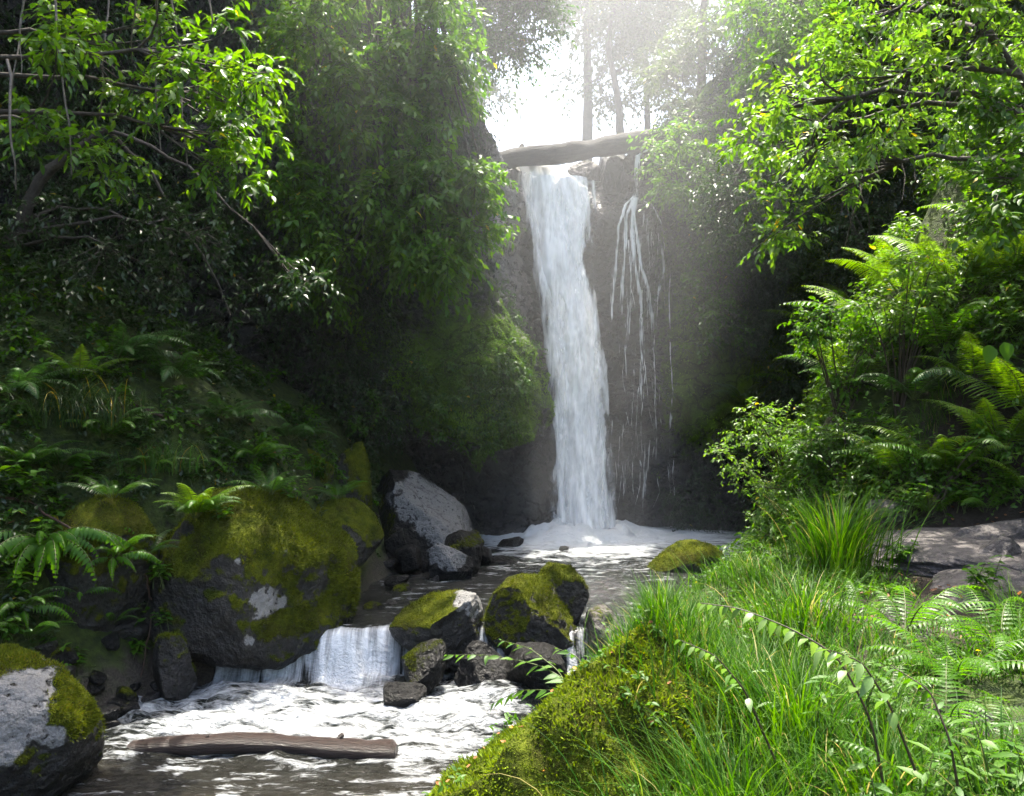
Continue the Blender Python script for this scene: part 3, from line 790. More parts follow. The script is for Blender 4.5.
stone('boulder', 'smooth grey slab standing on edge in shallow water before the wet boulder', (-1.02, 14.3, .22), (.5, .3, .36), 29, 'rockwet', .05, [(-1.0, 14.05, .4, .3)], 8, .08, 5, .1, -.25, cut=.95)
stone('boulder', 'tall moss-topped rock on the far left bank above the pool stones', (-2.75, 15.1, 1.3), (.42, .5, .85), 31, 'rock', .9, [], 4, .14, 5, 0, -.25, 2500, mossdir=(.7, -.1, 1))
stone('boulder', 'mossy rock with hanging grass high on the dark left bank', (-3.3, 14.1, 1.35), (.55, .5, .72), 33, 'rock', .8, [], 3, .14, 5, 0, 0, 2500)
stone('boulder', 'low dark mossy rock tucked behind the huge olive boulder', (-2.6, 13.3, .62), (.62, .6, .72), 37, 'rock', .75, [], 4, .14, 5, 0, 0, 3000, mossdir=(.3, 0, 1))
stone('boulder', 'flat-topped boulder with moss and a pale dry patch in midstream', (-.86, 11.2, -.02), (.72, .55, .5), 41, 'rock', .72, [(-.35, 11.05, .42, .3), (-.6, 11.1, .42, .16)], 6, .12, 6, -.1, .05, 5000, cut=.9)
stone('boulder', 'pointed mossy boulder rising in midstream beside the flat-topped one', (.28, 11.15, .02), (.62, .55, .62), 46, 'rock', .88, [], 8, .14, 6, .2, .3, 6000, cut=.9, mossdir=(-.2, 0, 1))
stone('boulder', 'small peaked rock with a bright moss cap behind the pointed boulder', (.58, 11.6, .28), (.36, .4, .5), 48, 'rock', .95, [], 5, .14, 5, 0, -.2, 3000)
stone('boulder', 'black wet rock parting the small cascades', (-1.02, 10.35, -.22), (.27, .3, .36), 53, 'rockwet', .3, [], 6, .16, 5, .3, -.3, 900)
stone('boulder', 'low black jagged rock in white foam near the log', (-1.22, 9.85, -.42), (.34, .26, .22), 57, 'rockwet', .0, [], 8, .18, 5, -.3, .2, cut=.9)
stone('boulder', 'dark shaded rock under the arching leafy stem at the water', (-.36, 10.5, -.34), (.34, .4, .32), 61, 'rockwet', .15, [], 5, .15, 5, 0, 0)
stone('boulder', 'dark shaded block wedged against the mossy near bank', (.28, 10.3, -.28), (.42, .5, .36), 63, 'rockwet', .2, [], 6, .15, 5, .4, 0)
stone('boulder', 'pale grey dry stone between the moss bank and midstream boulders', (1.15, 8.6, .0), (.42, .4, .34), 66, 'rockpale', .1, [], 5, .12, 5, 0, .2)
stone('boulder', 'brownish stone behind the moss cap beside the grassy bank', (1.15, 11.2, -.05), (.34, .4, .28), 68, 'rockpale', .3, [], 5, .14, 5)
stone('boulder', 'mossy rock at the right pool edge under the white foam', (2.95, 15.2, .08), (.66, .5, .38), 71, 'rock', .8, [], 4, .14, 5, 0, .1, 2500)
stone('boulder', 'pale slanting stone beside the path under the fern bank', (4.55, 10.6, 1.5), (.38, .3, .17), 74, 'rockpale', .05, [], 6, .14, 5, .2, -.2)
stone('boulder', 'broad flat grey rock paving the path edge', (5.0, 9.3, 1.22), (1.3, 1.25, .26), 77, 'rockpale', .05, [], 4, .22, 6, .3, .04, cut=.6)
stone('boulder', 'rough brown-grey rock step at the near edge of the path', (4.3, 8.1, 1.18), (.7, .5, .2), 171, 'rockpale', .1, [], 6, .2, 5, .5, .1)
stone('boulder', 'low ridge of dark rock crossing the middle of the path', (5.3, 9.5, 1.44), (.9, .28, .14), 172, 'rockpale', .1, [], 6, .22, 5, .35, .05)
stone('boulder', 'small knob of dark rock bedded in the path', (4.75, 8.7, 1.4), (.25, .2, .14), 173, 'rockpale', .1, [], 6, .2, 5, .5, .1)
stone('boulder', 'grey rock slab showing between the grass and the lower ferns', (2.78, 6.6, 1.12), (.5, .75, .24), 79, 'rockpale', .12, [], 5, .12, 5, .3, .05)
stone('boulder', 'half buried grey rock under the front ferns', (2.5, 4.9, 1.08), (.4, .4, .16), 83, 'rockpale', .1, [], 5, .12, 5)
for k, (px, py, Y, rx, rz, lab) in enumerate([(512, 545, 17.3, .30, .14, 'flat black slab breaking the pool surface below the fall'), (505, 562, 15.8, .32, .10, 'thin dark slab awash just in front of the flat black slab'),
        (563, 551, 16.8, .14, .07, 'small lone dark stone in the glittering pool'), (482, 557, 15.6, .22, .22, 'dark stub of rock at the end of the boulder row'), (408, 560, 14.6, .3, .25, 'dark stone under the wet boulder'), (398, 582, 13.6, .2, .12, 'low dark stone at the quiet pool edge'), (400, 545, 15.0, .3, .3, 'dark filler stone beside the shiny boulder foot')]):
    c = at(px, py, Y); stone('boulder', lab, (c[0], Y, c[2] + .02), (rx, rx * .8, rz), 90 + k, 'rockwet', .05, [], 6, .15, 4, k * .7, .1 * (-1) ** k, cut=.85, group='dark stones in the pool')
proto = []
for k in range(3):
    proto.append(stone('cobble', 'small dark cobble among others along the left water edge', (-4.3, 9.4 + .2 * k, -.45), (.16, .13, .11), 120 + k, 'rockwet' if k else 'rock', .2 * k, [], 6, .15, 3, 0, 0, group='cobbles along the left water edge', cat='stone')[0])
rg = np.random.default_rng(5)
for k in range(34):
    if k < 20: y = rg.uniform(8.6, 10.6); x = float(np.interp(y, TY, TXL)) + rg.normal(-.12, .25)
    else: y = rg.uniform(12.2, 15.4); x = float(np.interp(y, TY, TXL)) + rg.normal(.1, .3)
    c = copy_tree(proto[k % 3]); c.location = (x, y, max(gz(x, y), float(wlevel(y)) - .08) + .03); s = rg.uniform(.6, 1.7)
    c.scale = (s, s * rg.uniform(.7, 1.1), s * rg.uniform(.7, 1.1)); c.rotation_euler = (rg.normal(0, .2), rg.normal(0, .2), rg.uniform(0, 6))
    if k >= 20: c['label'] = 'small dark cobble lying with others between the pool and the left bank'; c['group'] = 'cobbles at the pool edge'

# the near mossy bank: one great boulder swallowed by moss
NB, NBW, NBN, NBF = stone('mossy_boulder', 'great moss-covered boulder in the front bank sloping down to the rapids', (1.0, 5.5, .05), (2.1, 1.3, 1.62), 140, 'mossbank', .95, [], 2, .2, 7, 0, 0, 60000, tuftmat='mosstuft', tl=.036, mossdir=(-.35, -.35, 1), lump=.26, mnoise=.8, planes=[((-.62, .28, .73), (.2, 5.3, 1.0)), ((.45, .05, .85), (.95, 5.5, 1.42)), ((.1, -.75, .6), (.9, 4.75, .9))])

stone('boulder', 'grey rock under the middle of the log bridge at the fall lip', at(584, 176, 21.0), (.42, .5, .36), 150, 'rockpale', .3, [], 5, .15, 5)
stone('boulder', 'rock shoulder carrying the left end of the log bridge', at(509, 182, 20.2), (.36, .4, .42), 153, 'rock', .3, [], 5, .15, 5)
stone('boulder', 'dark rock wedged below the log between both falls', at(612, 176, 20.75), (.5, .5, .5), 151, 'rock', .3, [], 5, .15, 5)
stone('boulder', 'dark rock below the right end of the log bridge', at(656, 168, 20.8), (.5, .5, .5), 152, 'rock', .5, [], 5, .15, 5)
# ------------------------------------------------------------------ logs
def log(name, label, a, b, r0, r1, mat, seed, stubs=(), cat='log', bark=.3):
    a = np.asarray(a, float); b = np.asarray(b, float); L = np.linalg.norm(b - a)
    root = empty(name, (a + b) / 2, label, cat)
    d = unit(b - a); root.rotation_euler = (0, -math.asin(d[2]), math.atan2(d[1], d[0]))
    mb = MB(); n = 60; x = np.linspace(-L / 2, L / 2, n)
    pts = p3(x, .05 * L / 3 * np.sin(x * 1.3 + seed), .03 * np.sin(x * 2.1 + seed))
    tube(mb, pts, np.linspace(r0, r1, n) * (1 + .12 * fbm(p3(x, seed, 0), 1.7, 3, seed)) * np.minimum(1, .62 + np.minimum(x + L / 2, L / 2 - x) / (r1 * .9)), 26, rough=bark, seed=seed)
    mb.build('log_trunk', M[mat], root)
    for (u, ang, ln, rr) in stubs:
        mb = MB(); q = pts[int(u * (n - 1))]; dr = np.array([.25, math.cos(ang), math.sin(ang)])
        tube(mb, np.array([q + dr * r0 * .5, q + dr * (r0 + ln * .6), q + dr * (r0 + ln) + np.array([.02, 0, 0])]), [rr * 1.3, rr, rr * .75], 9, rough=.2, seed=seed)
        mb.build('branch_stub', M[mat], root)
    return root
a = at(128, 752, 8.62); b = at(397, 744, 8.5)
log('drift_log', 'reddish-brown barkless log lying across the foaming stream', (a[0], 8.62, -.50), (b[0], 8.5, -.46), .09, .11, 'logwet', 2, [(.78, 1.4, .05, .03), (.3, 1.9, .015, .02)], bark=.14)
a = at(486, 164, 19.5); b = at(672, 137, 20.6)
log('fallen_log', 'thick grey fallen log bridging the gap above the waterfall', a, b, .21, .24, 'logbridge', 5, [(.2, 1.2, .12, .06)])

# ------------------------------------------------------------------ plants: makers
def frond_mesh(L, W, pairs, T, arch=.9, elev=1.0, mat='fern', seed=0, wfac=.5, droop=.15, tip=1.0):
    """one fern frond along +X"""
    rng = np.random.default_rng(seed); mb = MB()
    n = 24; t = np.linspace(0, 1, n)
    ang = elev - (elev * .55 + arch) * t ** 1.25
    st = L / (n - 1)
    x = np.concatenate([[0], np.cumsum(np.cos(ang[:-1]) * st)]); z = np.concatenate([[0], np.cumsum(np.sin(ang[:-1]) * st)])
    y = .05 * L * np.sin(t * 2 + seed) * t
    pts = p3(x, y, z)
    tube(mb, pts[::2], np.interp(t[::2], [0, 1], [L * .0075 + .001, .0008]), 5, 1, cap=False)
    tp = np.linspace(.14, .985, pairs)
    q = np.stack([np.interp(tp, t, pts[:, k]) for k in range(3)], -1)
    tg = unit(np.stack([np.interp(tp, t, np.gradient(pts[:, k])) for k in range(3)], -1))
    side = np.cross(np.array([0, 0, 1.]), tg); side = unit(side); nrm = np.cross(tg, side)
    prof = np.clip((tp - .10) / .18, 0, 1) ** .6 * (1 - tp) ** (.75 * tip) * 1.12 + .02
    for sg in (-1, 1):
        l = W * prof * rng.uniform(.9, 1.08, pairs)
        d = side * sg + tg * (.30 + .35 * tp[:, None]) - nrm * droop + rng.normal(0, .05, (pairs, 3))
        add_leaves(mb, q, d, nrm + rng.normal(0, .12, (pairs, 3)), l, np.minimum(L / pairs * .85 * wfac * 2, l * .7 + .004), T, .12, .22 + droop, np.clip(.15 + .55 * rng.random(pairs) * .6 + .2 * tp, 0, .9))
    return mb

FR = {}
def frond_data(key, **kw):
    if key not in FR:
        mb = frond_mesh(seed=len(FR), **kw); o = mb.build('frond', [M[kw['mat']], M['stem']]); FR[key] = o.data; bpy.data.objects.remove(o)
    return FR[key]
KIND = {
    'bright': dict(L=1.0, W=.24, pairs=34, T=T_LOBE, arch=.75, elev=1.0, mat='fernlime', wfac=.38),
    'bright_b': dict(L=1.0, W=.21, pairs=32, T=T_LOBE, arch=1.1, elev=.85, mat='fern', wfac=.38),
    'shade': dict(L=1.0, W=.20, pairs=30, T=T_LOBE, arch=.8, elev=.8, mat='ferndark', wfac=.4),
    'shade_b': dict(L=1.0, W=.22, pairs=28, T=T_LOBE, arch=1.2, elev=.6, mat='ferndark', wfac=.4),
    'sword': dict(L=1.0, W=.17, pairs=16, T=T_NEAR, arch=1.5, elev=.35, mat='fern', wfac=.42, droop=.5),
    'lady': dict(L=1.0, W=.21, pairs=21, T=T_LOBE, arch=.85, elev=.95, mat='fern', wfac=.34, tip=.9),
    'lady_b': dict(L=1.0, W=.19, pairs=20, T=T_LOBE, arch=1.15, elev=.75, mat='fern', wfac=.36, tip=.9),
    'tree': dict(L=1.0, W=.30, pairs=38, T=T_LOBE, arch=.6, elev=1.25, mat='fernlime', wfac=.42),
}
def fern(label, loc, n, size, kinds, az0=0, az1=2 * PI, tilt=.25, seed=0, group=None, lean=0, cat='fern'):
    rng = np.random.default_rng(seed)
    root = empty('fern', loc, label, cat, group)
    for k in range(n):
        key = kinds[k % len(kinds)]
        o = bpy.data.objects.new('frond', frond_data(key, **KIND[key])); C.objects.link(o); o.parent = root
        a = az0 + (az1 - az0) * (k + rng.uniform(.2, .8)) / n
        o.rotation_euler = (rng.normal(0, .15), -rng.uniform(-.2, 1) * tilt - lean, a)
        s = size * rng.uniform(.72, 1.1); o.scale = (s, s, s)
        o.location = (.03 * math.cos(a), .03 * math.sin(a), 0)
    return root

def tussock(label, loc, n, L, W, spread, bend, mat='grass', seed=0, az=None, group=None, cat='grass clump', name='grass_clump'):
    root = empty(name, loc, label, cat, group); mb = MB()
    r = np.abs(RNG.normal(0, spread, n)); th = RNG.uniform(0, 2 * PI, n)
    pos = p3(r * np.cos(th), r * np.sin(th), -.02)
    a = th + RNG.normal(0, .5, n) if az is None else RNG.normal(az, .9, n)
    add_blades(mb, pos, a, L * RNG.uniform(.5, 1.15, n), W * RNG.uniform(.6, 1.2, n), np.abs(RNG.normal(.18, .16, n)), bend * RNG.uniform(.5, 1.4, n), 7)
    mb.build('blades', M[mat], root); return root

def shrub(label, loc, cen, rad, twigs, lpt, L, W, mat, T=T_MID, name='shrub', cat='shrub', group=None, droop=.25, stems=True, stemr=.012, flat=.8, fan=1.0):
    loc = np.asarray(loc, float); cen = np.asarray(cen, float).reshape(-1, 3)
    root = empty(name, loc, label, cat, group)
    mb = MB(); sprays(mb, cen - loc, rad, twigs, lpt, L, W, droop, T, flat=flat, fan=fan)
    mb.build('foliage', [M[mat], M['stemdark']], root)
    if stems:
        mb = MB(); rd = np.broadcast_to(rad, (len(cen),))
        for k, c in enumerate(cen - loc):
            if len(cen) > 14 and k % 2: continue
            mid = c * np.array([.35, .35, .6]) + RNG.normal(0, .06, 3)
            tube(mb, bez(RNG.normal(0, .04, 3), mid, c, 7), np.linspace(stemr * 1.4, stemr * .4, 7), 5, cap=False)
        mb.build('stems', M['stemdark'], root)
    return root

def herb(label, loc, n_st, h, L, W, mat='herb', seed=0, T=T_MID, name='leafy_plant', cat='plant', group=None, lean=.35, pairs=6):
    """upright leafy plant: a few stems with paired leaves"""
    rng = np.random.default_rng(seed); root = empty(name, loc, label, cat, group); mb = MB(); ms = MB()
    for k in range(n_st):
        a = rng.uniform(0, 2 * PI); b0 = np.array([rng.normal(0, .06), rng.normal(0, .06), 0])
        tipp = b0 + np.array([math.cos(a) * lean * h, math.sin(a) * lean * h, h * rng.uniform(.6, 1.05)])
        pts = bez(b0, b0 * .5 + tipp * .5 + np.array([0, 0, .2 * h]), tipp, 10)
        tube(ms, pts, np.linspace(.006, .002, 10), 5, cap=False)
        for i in range(pairs):
            u = .25 + .75 * (i + 1) / pairs; j = min(int(u * 9), 9); q = pts[j]; th = i * 1.6 + a
            for sg in (0, PI):
                d = np.array([math.cos(th + sg), math.sin(th + sg), .15]) + rng.normal(0, .15, 3)
                add_leaves(mb, q[None], d[None], np.array([[0, 0, 1.]]) + rng.normal(0, .25, (1, 3)), L * rng.uniform(.6, 1.1), W * rng.uniform(.7, 1.1), T, .2, .3, rng.uniform(0, .9))
    mb.build('foliage', M[mat], root); ms.build('stems', M['stem'], root); return root

def arching_stem(label, pts, L, W, n, mat='palegreen', stem='stemdark', hang=.7, seed=0, T=T_NEAR, r=.006):
    """long arching stem with alternate hanging leaves; every leaf is a part"""
    rng = np.random.default_rng(seed); pts = np.asarray(pts, float)
    t = np.linspace(0, 1, len(pts)); tt = np.linspace(0, 1, 24)
    q = np.stack([np.interp(tt, t, pts[:, k]) for k in range(3)], -1)
    for _ in range(2): q[1:-1] = (q[:-2] + 2 * q[1:-1] + q[2:]) / 4
    root = empty('arching_stem', q[0], label, 'plant'); q = q - q[0]
    mb = MB(); tube(mb, q, np.linspace(r, r * .3, 24), 6); mb.build('stem', M[stem], root)
    for i in range(n):
        u = .30 + .70 * i / (n - 1); j = min(int(u * 23), 22); b = q[j] * (1 - (u * 23 - j)) + q[j + 1] * (u * 23 - j); tg = unit(q[j + 1] - q[j])
        s = unit(np.cross(tg, [0, 0, 1.])) * (1 if i % 2 else -1)
        d = s * rng.uniform(.5, 1) + tg * rng.uniform(.25, .7) - np.array([0, 0, hang]) * rng.uniform(.3, 1.3) + rng.normal(0, .16, 3)
        ml = MB(); k = 1.15 - .65 * u if u > .5 else .85
        add_leaves(ml, b[None], d[None], (np.array([0, 0, 1.]) + s * .5 + rng.normal(0, .25, 3))[None], L * k * rng.uniform(.65, 1.15), W * k * rng.uniform(.75, 1.1), T, .2, rng.uniform(.1, .45), rng.uniform(.1, .9))
        ml.build('leaf', M[mat], root)
    return root

def tree(label, base, trunk_pts, r0, crown, name='tree', mat='leafmid', L=.12, W=.05, twigs=26, lpt=9, droop=.3, T=T_FAR, nl=8, group=None, bark='bark', limb_r=.05, flat=.8):
    """trunk, limbs to every clump cluster, and a leafy crown; crown = (centres, radii)"""
    base = np.asarray(base, float); cen, rad = crown; cen = np.asarray(cen, float)
    root = empty(name, base, label, 'tree', group)
    tp = np.asarray(trunk_pts, float) - base
    t = np.linspace(0, 1, len(tp)); tt = np.linspace(0, 1, 22)
    q = np.stack([np.interp(tt, t, tp[:, k]) for k in range(3)], -1)
    for _ in range(3): q[1:-1] = (q[:-2] + 2 * q[1:-1] + q[2:]) / 4
    mb = MB(); tube(mb, q, r0 * (1 - .72 * tt) + r0 * .35 * np.exp(-tt * 14), 12, rough=.25, seed=7); mb.build('trunk', M[bark], root)
    lc = cen - base
    # clusters of clumps -> one limb each
    idx = RNG.choice(len(lc), min(nl, len(lc)), replace=False); hubs = lc[idx]
    for _ in range(4):
        a = np.argmin(((lc[:, None] - hubs[None]) ** 2).sum(-1), 1)
        hubs = np.array([lc[a == k].mean(0) if (a == k).any() else hubs[k] for k in range(len(hubs))])
    for k, hb in enumerate(hubs):
        dz = np.linalg.norm(q - hb, axis=1) + np.where(q[:, 2] > hb[2] + .2, 3., 0); j = int(np.argmin(dz)); s = q[j]
        mid = (s + hb) / 2 + np.array([0, 0, .18 * np.linalg.norm(hb - s)]) + RNG.normal(0, .12, 3)
        lb = MB(); bz = bez(s, mid, hb, 10); bz[2:-1] += RNG.normal(0, .03, (7, 3))
        rr = min(limb_r, r0 * .7)
        tube(lb, bz, np.linspace(rr, rr * .35, 10), 7, rough=.2, seed=k, cap=False)
        for c in lc[a == k]:
            if np.linalg.norm(c - hb) > .1:
                m2 = (hb + c) / 2 + RNG.normal(0, .08, 3); tube(lb, bez(bz[-3], m2, c, 6), np.linspace(rr * .4, rr * .12, 6), 5, cap=False)
        lb.build('limb', M[bark], root)
    mb = MB(); sprays(mb, lc, rad, twigs, lpt, L, W, droop, T, flat=flat)
    mb.build('crown', [M[mat], M[bark]], root)
    return root
# ------------------------------------------------------------------ cover on the rock walls (nobody could count it)
def on_cliff(i0, i1, n, test, off=(.05, .4)):
    V = CV[i0:i1]; Nn = cN[i0:i1]; out = []
    while len(out) < n:
        i = RNG.integers(1, V.shape[0] - 1, 4000); k = RNG.integers(2, V.shape[1], 4000)
        p = V[i, k]; ok = RNG.random(4000) < test(p)
        out.extend(p[ok] + Nn[i, k][ok] * RNG.uniform(*off, ok.sum())[:, None])
    return np.array(out[:n])
def vis(p):     # in or near the camera's view
    px = PCX + p[:, 0] / np.maximum(p[:, 1], .1) * FPX; py = PCY - (p[:, 2] - CAMZ) / np.maximum(p[:, 1], .1) * FPX
    return ((p[:, 1] > 4) & (px > -180) & (px < 1200) & (py > -250)).astype(float)
def tleft(p):
    px = PCX + p[:, 0] / np.maximum(p[:, 1], .1) * FPX
    d = sstep(.05, .35, fbm(p, .55, 3, 31) + .38 - .55 * sstep(-3.4, -1.6, p[:, 0]))
    d = d * (1 - sstep(-2.2, -1.2, p[:, 0]) * (p[:, 2] < 7)) * (p[:, 2] > floor_h(p[:, 0], p[:, 1]) + .1)
    return vis(p) * d
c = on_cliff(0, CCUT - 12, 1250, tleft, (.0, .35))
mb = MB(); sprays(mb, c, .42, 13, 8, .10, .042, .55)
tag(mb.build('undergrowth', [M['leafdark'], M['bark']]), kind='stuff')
def tbulge(p):
    return ((p[:, 1] > 15) & (p[:, 0] > -3.2) & (p[:, 2] > 2.0)) * sstep(.05, .3, fbm(p, .9, 3, 33) + .02) * (.25 + .75 * (p[:, 2] < 5.5))
c = on_cliff(0, CCUT - 14, 150, tbulge, (.0, .1))
mb = MB(); sprays(mb, c, .22, 8, 6, .085, .05, .5)
tag(mb.build('undergrowth', [M['leafmid'], M['bark']]), kind='stuff')
def tright(p):
    d = sstep(.0, .35, fbm(p, .6, 3, 35) + .3) * sstep(3.0, 4.2, p[:, 0])
    return vis(p) * d * (p[:, 2] > floor_h(p[:, 0], p[:, 1]) + .1)
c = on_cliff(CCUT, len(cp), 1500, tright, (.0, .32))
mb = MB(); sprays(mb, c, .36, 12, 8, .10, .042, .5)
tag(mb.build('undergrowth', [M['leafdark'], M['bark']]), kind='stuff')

def moss_on_wall(n, sel):
    i, k = np.where(sel); j = RNG.choice(len(i), n); i = i[j]; k = k[j]
    p = CV[i, k] + (CV[np.minimum(i + 1, len(CV) - 1), k] - CV[i, k]) * RNG.random((n, 1)) + (CV[i, np.minimum(k + 1, CV.shape[1] - 1)] - CV[i, k]) * RNG.random((n, 1))
    mt = MB(); nn = cN[i, k]
    add_leaves(mt, p - nn * .01, nn * .6 + RNG.normal(0, .4, (n, 3)) - np.array([0, 0, .7]), nn + RNG.normal(0, .5, (n, 3)), RNG.uniform(.03, .085, n), RNG.uniform(.015, .03, n), T_FAR, .2, .2, np.clip(.45 + .8 * fbm(p, 1.6, 3, 61) + RNG.normal(0, .15, n), 0, .9))
    tag(mt.build('moss', M['wallmoss']), kind='stuff')
mn = CMOSS + .55 * fbm(CV, 1.5, 4, 62)
moss_on_wall(34000, (mn > .5) & (CV[..., 1] > 14.5) & (CV[..., 0] > -4.5) & (CV[..., 0] < .8) & (CV[..., 1] < 19.2))
moss_on_wall(22000, (mn > .42) & (CV[..., 0] > 2.8) & (CV[..., 1] > 14.5) & (CV[..., 2] < 9))
def scatter(n, x0, x1, y0, y1, test):
    out = []
    while len(out) < n:
        x = RNG.uniform(x0, x1, 3000); y = RNG.uniform(y0, y1, 3000); z = floor_h(x, y)
        p = p3(x, y, z); ok = RNG.random(3000) < test(p)
        out.extend(p[ok])
    return np.array(out[:n])
def lbank(p):
    xl, xr = edges(p[:, 1]); d = xl - p[:, 0]
    return vis(p) * sstep(.25, .8, d) * sstep(-.25, .2, fbm(p, 1.0, 3, 41))
c = scatter(1050, -9.5, -1.8, 6.5, 16.5, lbank); c[:, 2] += .06
mb = MB(); sprays(mb, c, .22, 7, 6, .085, .042, .2, T_MID, spread=.4)
tag(mb.build('undergrowth', [M['leafdark'], M['stem']]), kind='stuff')
c = scatter(330, -8.5, -2., 7, 15.5, lbank); c[:, 2] += .12
mb = MB(); sprays(mb, c, .2, 6, 6, .095, .055, .2, T_MID, spread=.4)
tag(mb.build('undergrowth', [M['herb'], M['stem']]), kind='stuff')
def rbank(p):
    xl, xr = edges(p[:, 1]); e = np.maximum((p[:, 0] - 3.2) * .58 + (p[:, 1] - 11.9) * .81, (p[:, 0] - 6.2) * .95 + (p[:, 1] - 8.) * .3)
    return vis(p) * (p[:, 0] > xr + .2) * sstep(-.5, .2, e) * sstep(-.3, .1, fbm(p, 1.0, 3, 43))
c = scatter(560, 2.2, 9, 8, 15, rbank); c[:, 2] += .3
mb = MB(); sprays(mb, c, .34, 10, 7, .10, .045, .2, T_MID, spread=.6)
tag(mb.build('undergrowth', [M['leafgreen'], M['stem']]), kind='stuff')
c = scatter(800, 1.5, 10.5, 7.5, 17.5, rbank); c[:, 2] += .15
mb = MB(); sprays(mb, c, .32, 9, 7, .085, .04, .2, T_FAR, spread=.5)
tag(mb.build('undergrowth', [M['leafmid'], M['stem']]), kind='stuff')
def flat(p):    # the near shelf of the right bank, off the trodden ledge
    xl, xr = edges(p[:, 1]); x, y = p[:, 0], p[:, 1]
    ledge = sstep(1.5, .9, np.abs((x - 4.9) + (y - 9) * -.25)) * (y > 6.6) * (y < 10.9)
    slab = (np.hypot((x - 2.85) / .6, (y - 6.5) / .9) < 1) | (np.hypot((x - 2.55) / .45, (y - 4.7) / .45) < 1)
    return (x > xr + .25) * (1 - ledge) * (1 - slab) * sstep(.5, -.8, (x - 6.2))
g = scatter(17000, -.5, 7, 2.6, 11.3, lambda p: flat(p) * (.35 + .65 * sstep(-.2, .2, fbm(p, 1.4, 3, 45))))
keep = (PCX + g[:, 0] / g[:, 1] * FPX < 1150)
g = g[keep]
sel = (NBN[:, 2] > .55) & (NBW[:, 0] > .55)
ti = np.where(sel)[0]; ti = RNG.choice(ti, 9000); gb = NBW[ti]
gb = gb[RNG.random(len(gb)) < sstep(.55, 1.3, gb[:, 0] - (gb[:, 1] - 5.5) * -.25 + .6 * fbm(gb, 1.5, 3, 46))]
g = np.vstack([g, gb])
mb = MB(); n = len(g)
sz = (.36 + .18 * fbm(g, .9, 3, 47)) * np.where(g[:, 1] > 6.5, .75, 1.)
add_blades(mb, g - np.array([0, 0, .02]), RNG.normal(2.6, 1.5, n), sz * RNG.uniform(.5, 1.3, n), .0095 * RNG.uniform(.6, 1.3, n), np.abs(RNG.normal(.25, .2, n)), RNG.uniform(.4, 1.7, n), 6)
tag(mb.build('grass', M['grass']), kind='stuff')
c = scatter(850, -.3, 6.5, 2.8, 10.8, flat); c[:, 2] += .08
mb = MB(); sprays(mb, c, .16, 6, 5, .05, .026, .15, T_MID, spread=.4)
tag(mb.build('undergrowth', [M['herb'], M['stem']]), kind='stuff')
# fallen leaves on the ledge, the bank and the stones
c = np.vstack([scatter(420, 3.4, 6.5, 6.5, 11, lambda p: (1 - flat(p)) * (p[:, 0] > 3.4)), scatter(260, -7, -2.5, 7.5, 15, lbank), scatter(120, 1.8, 3.4, 5.5, 8.5, lambda p: np.ones(len(p)))])
c[:, 2] += .03
mb = MB(); n = len(c); a = RNG.uniform(0, 2 * PI, n)
add_leaves(mb, c, p3(np.cos(a), np.sin(a), .1), np.array([0, 0, 1.]) + RNG.normal(0, .3, (n, 3)), RNG.uniform(.04, .085, n), .035, T_MID, .3, -.25)
tag(mb.build('leaf_litter', M['litter']), kind='stuff')

sel = np.where((NBN[:, 2] > .3) & (NBW[:, 1] < 6.2) & (NBW[:, 2] > .3))[0]
c = NBW[RNG.choice(sel, 70)] + np.array([0, 0, .03])
mb = MB(); sprays(mb, c, .11, 5, 5, .045, .022, .15, T_MID, spread=.4)
tag(mb.build('undergrowth', [M['herb'], M['stem']]), kind='stuff')
c = NBW[RNG.choice(sel, 90)]; nn = len(c); a = RNG.uniform(0, 2 * PI, nn)
mb = MB(); add_leaves(mb, c + np.array([0, 0, .03]), p3(np.cos(a), np.sin(a), -.3), np.array([-.4, -.3, 1.]) + RNG.normal(0, .3, (nn, 3)), RNG.uniform(.03, .06, nn), .025, T_MID, .3, -.25)
tag(mb.build('leaf_litter', M['litter']), kind='stuff')
# ------------------------------------------------------------------ trees
def blob(poly, n, Y0, Y1, r): return fill(poly, n, Y0, Y1), r
cA = np.vstack([fill([(95, 75), (185, 45), (250, 55), (282, 70), (275, 120), (240, 140), (200, 110), (110, 110)], 17, 8.6, 10.4),
                fill([(75, 135), (120, 150), (110, 190), (70, 180)], 4, 9, 9.8), fill([(10, 0), (80, 0), (88, 70), (50, 50)], 7, 8.6, 10),
                fill([(20, 110), (60, 115), (55, 145), (25, 140)], 3, 9, 9.6), fill([(180, 130), (260, 140), (250, 190), (170, 175)], 7, 9.5, 10.6), fill([(150, 0), (240, 0), (230, 30), (160, 30)], 4, 9.5, 10.5),
                fill([(-200, -330), (260, -330), (260, -40), (-200, -20)], 34, 8, 12)])
tree('overhanging tree with bright leaf sprays against the dark rock wall', (-7.6, 10.2, gz(-7.6, 10.2)), [(-7.6, 10.2, gz(-7.6, 10.2)), (-7.0, 10, 6.2), (-5.6, 9.8, 7.6), (-4.2, 9.6, 8.3)], .17, (cA, .34), mat='leafgreen', L=.13, W=.056, twigs=11, lpt=8, T=T_MID, nl=10, limb_r=.035)
cB = np.vstack([fill([(285, -60), (440, -60), (462, 60), (440, 140), (480, 185), (462, 250), (400, 285), (330, 300), (285, 240), (272, 110)], 92, 13.6, 16.2),
                fill([(400, 160), (490, 170), (485, 225), (455, 290), (400, 280)], 26, 14, 15), fill([(380, 20), (455, 40), (470, 90), (440, 150), (380, 150)], 16, 14.2, 15.5)])
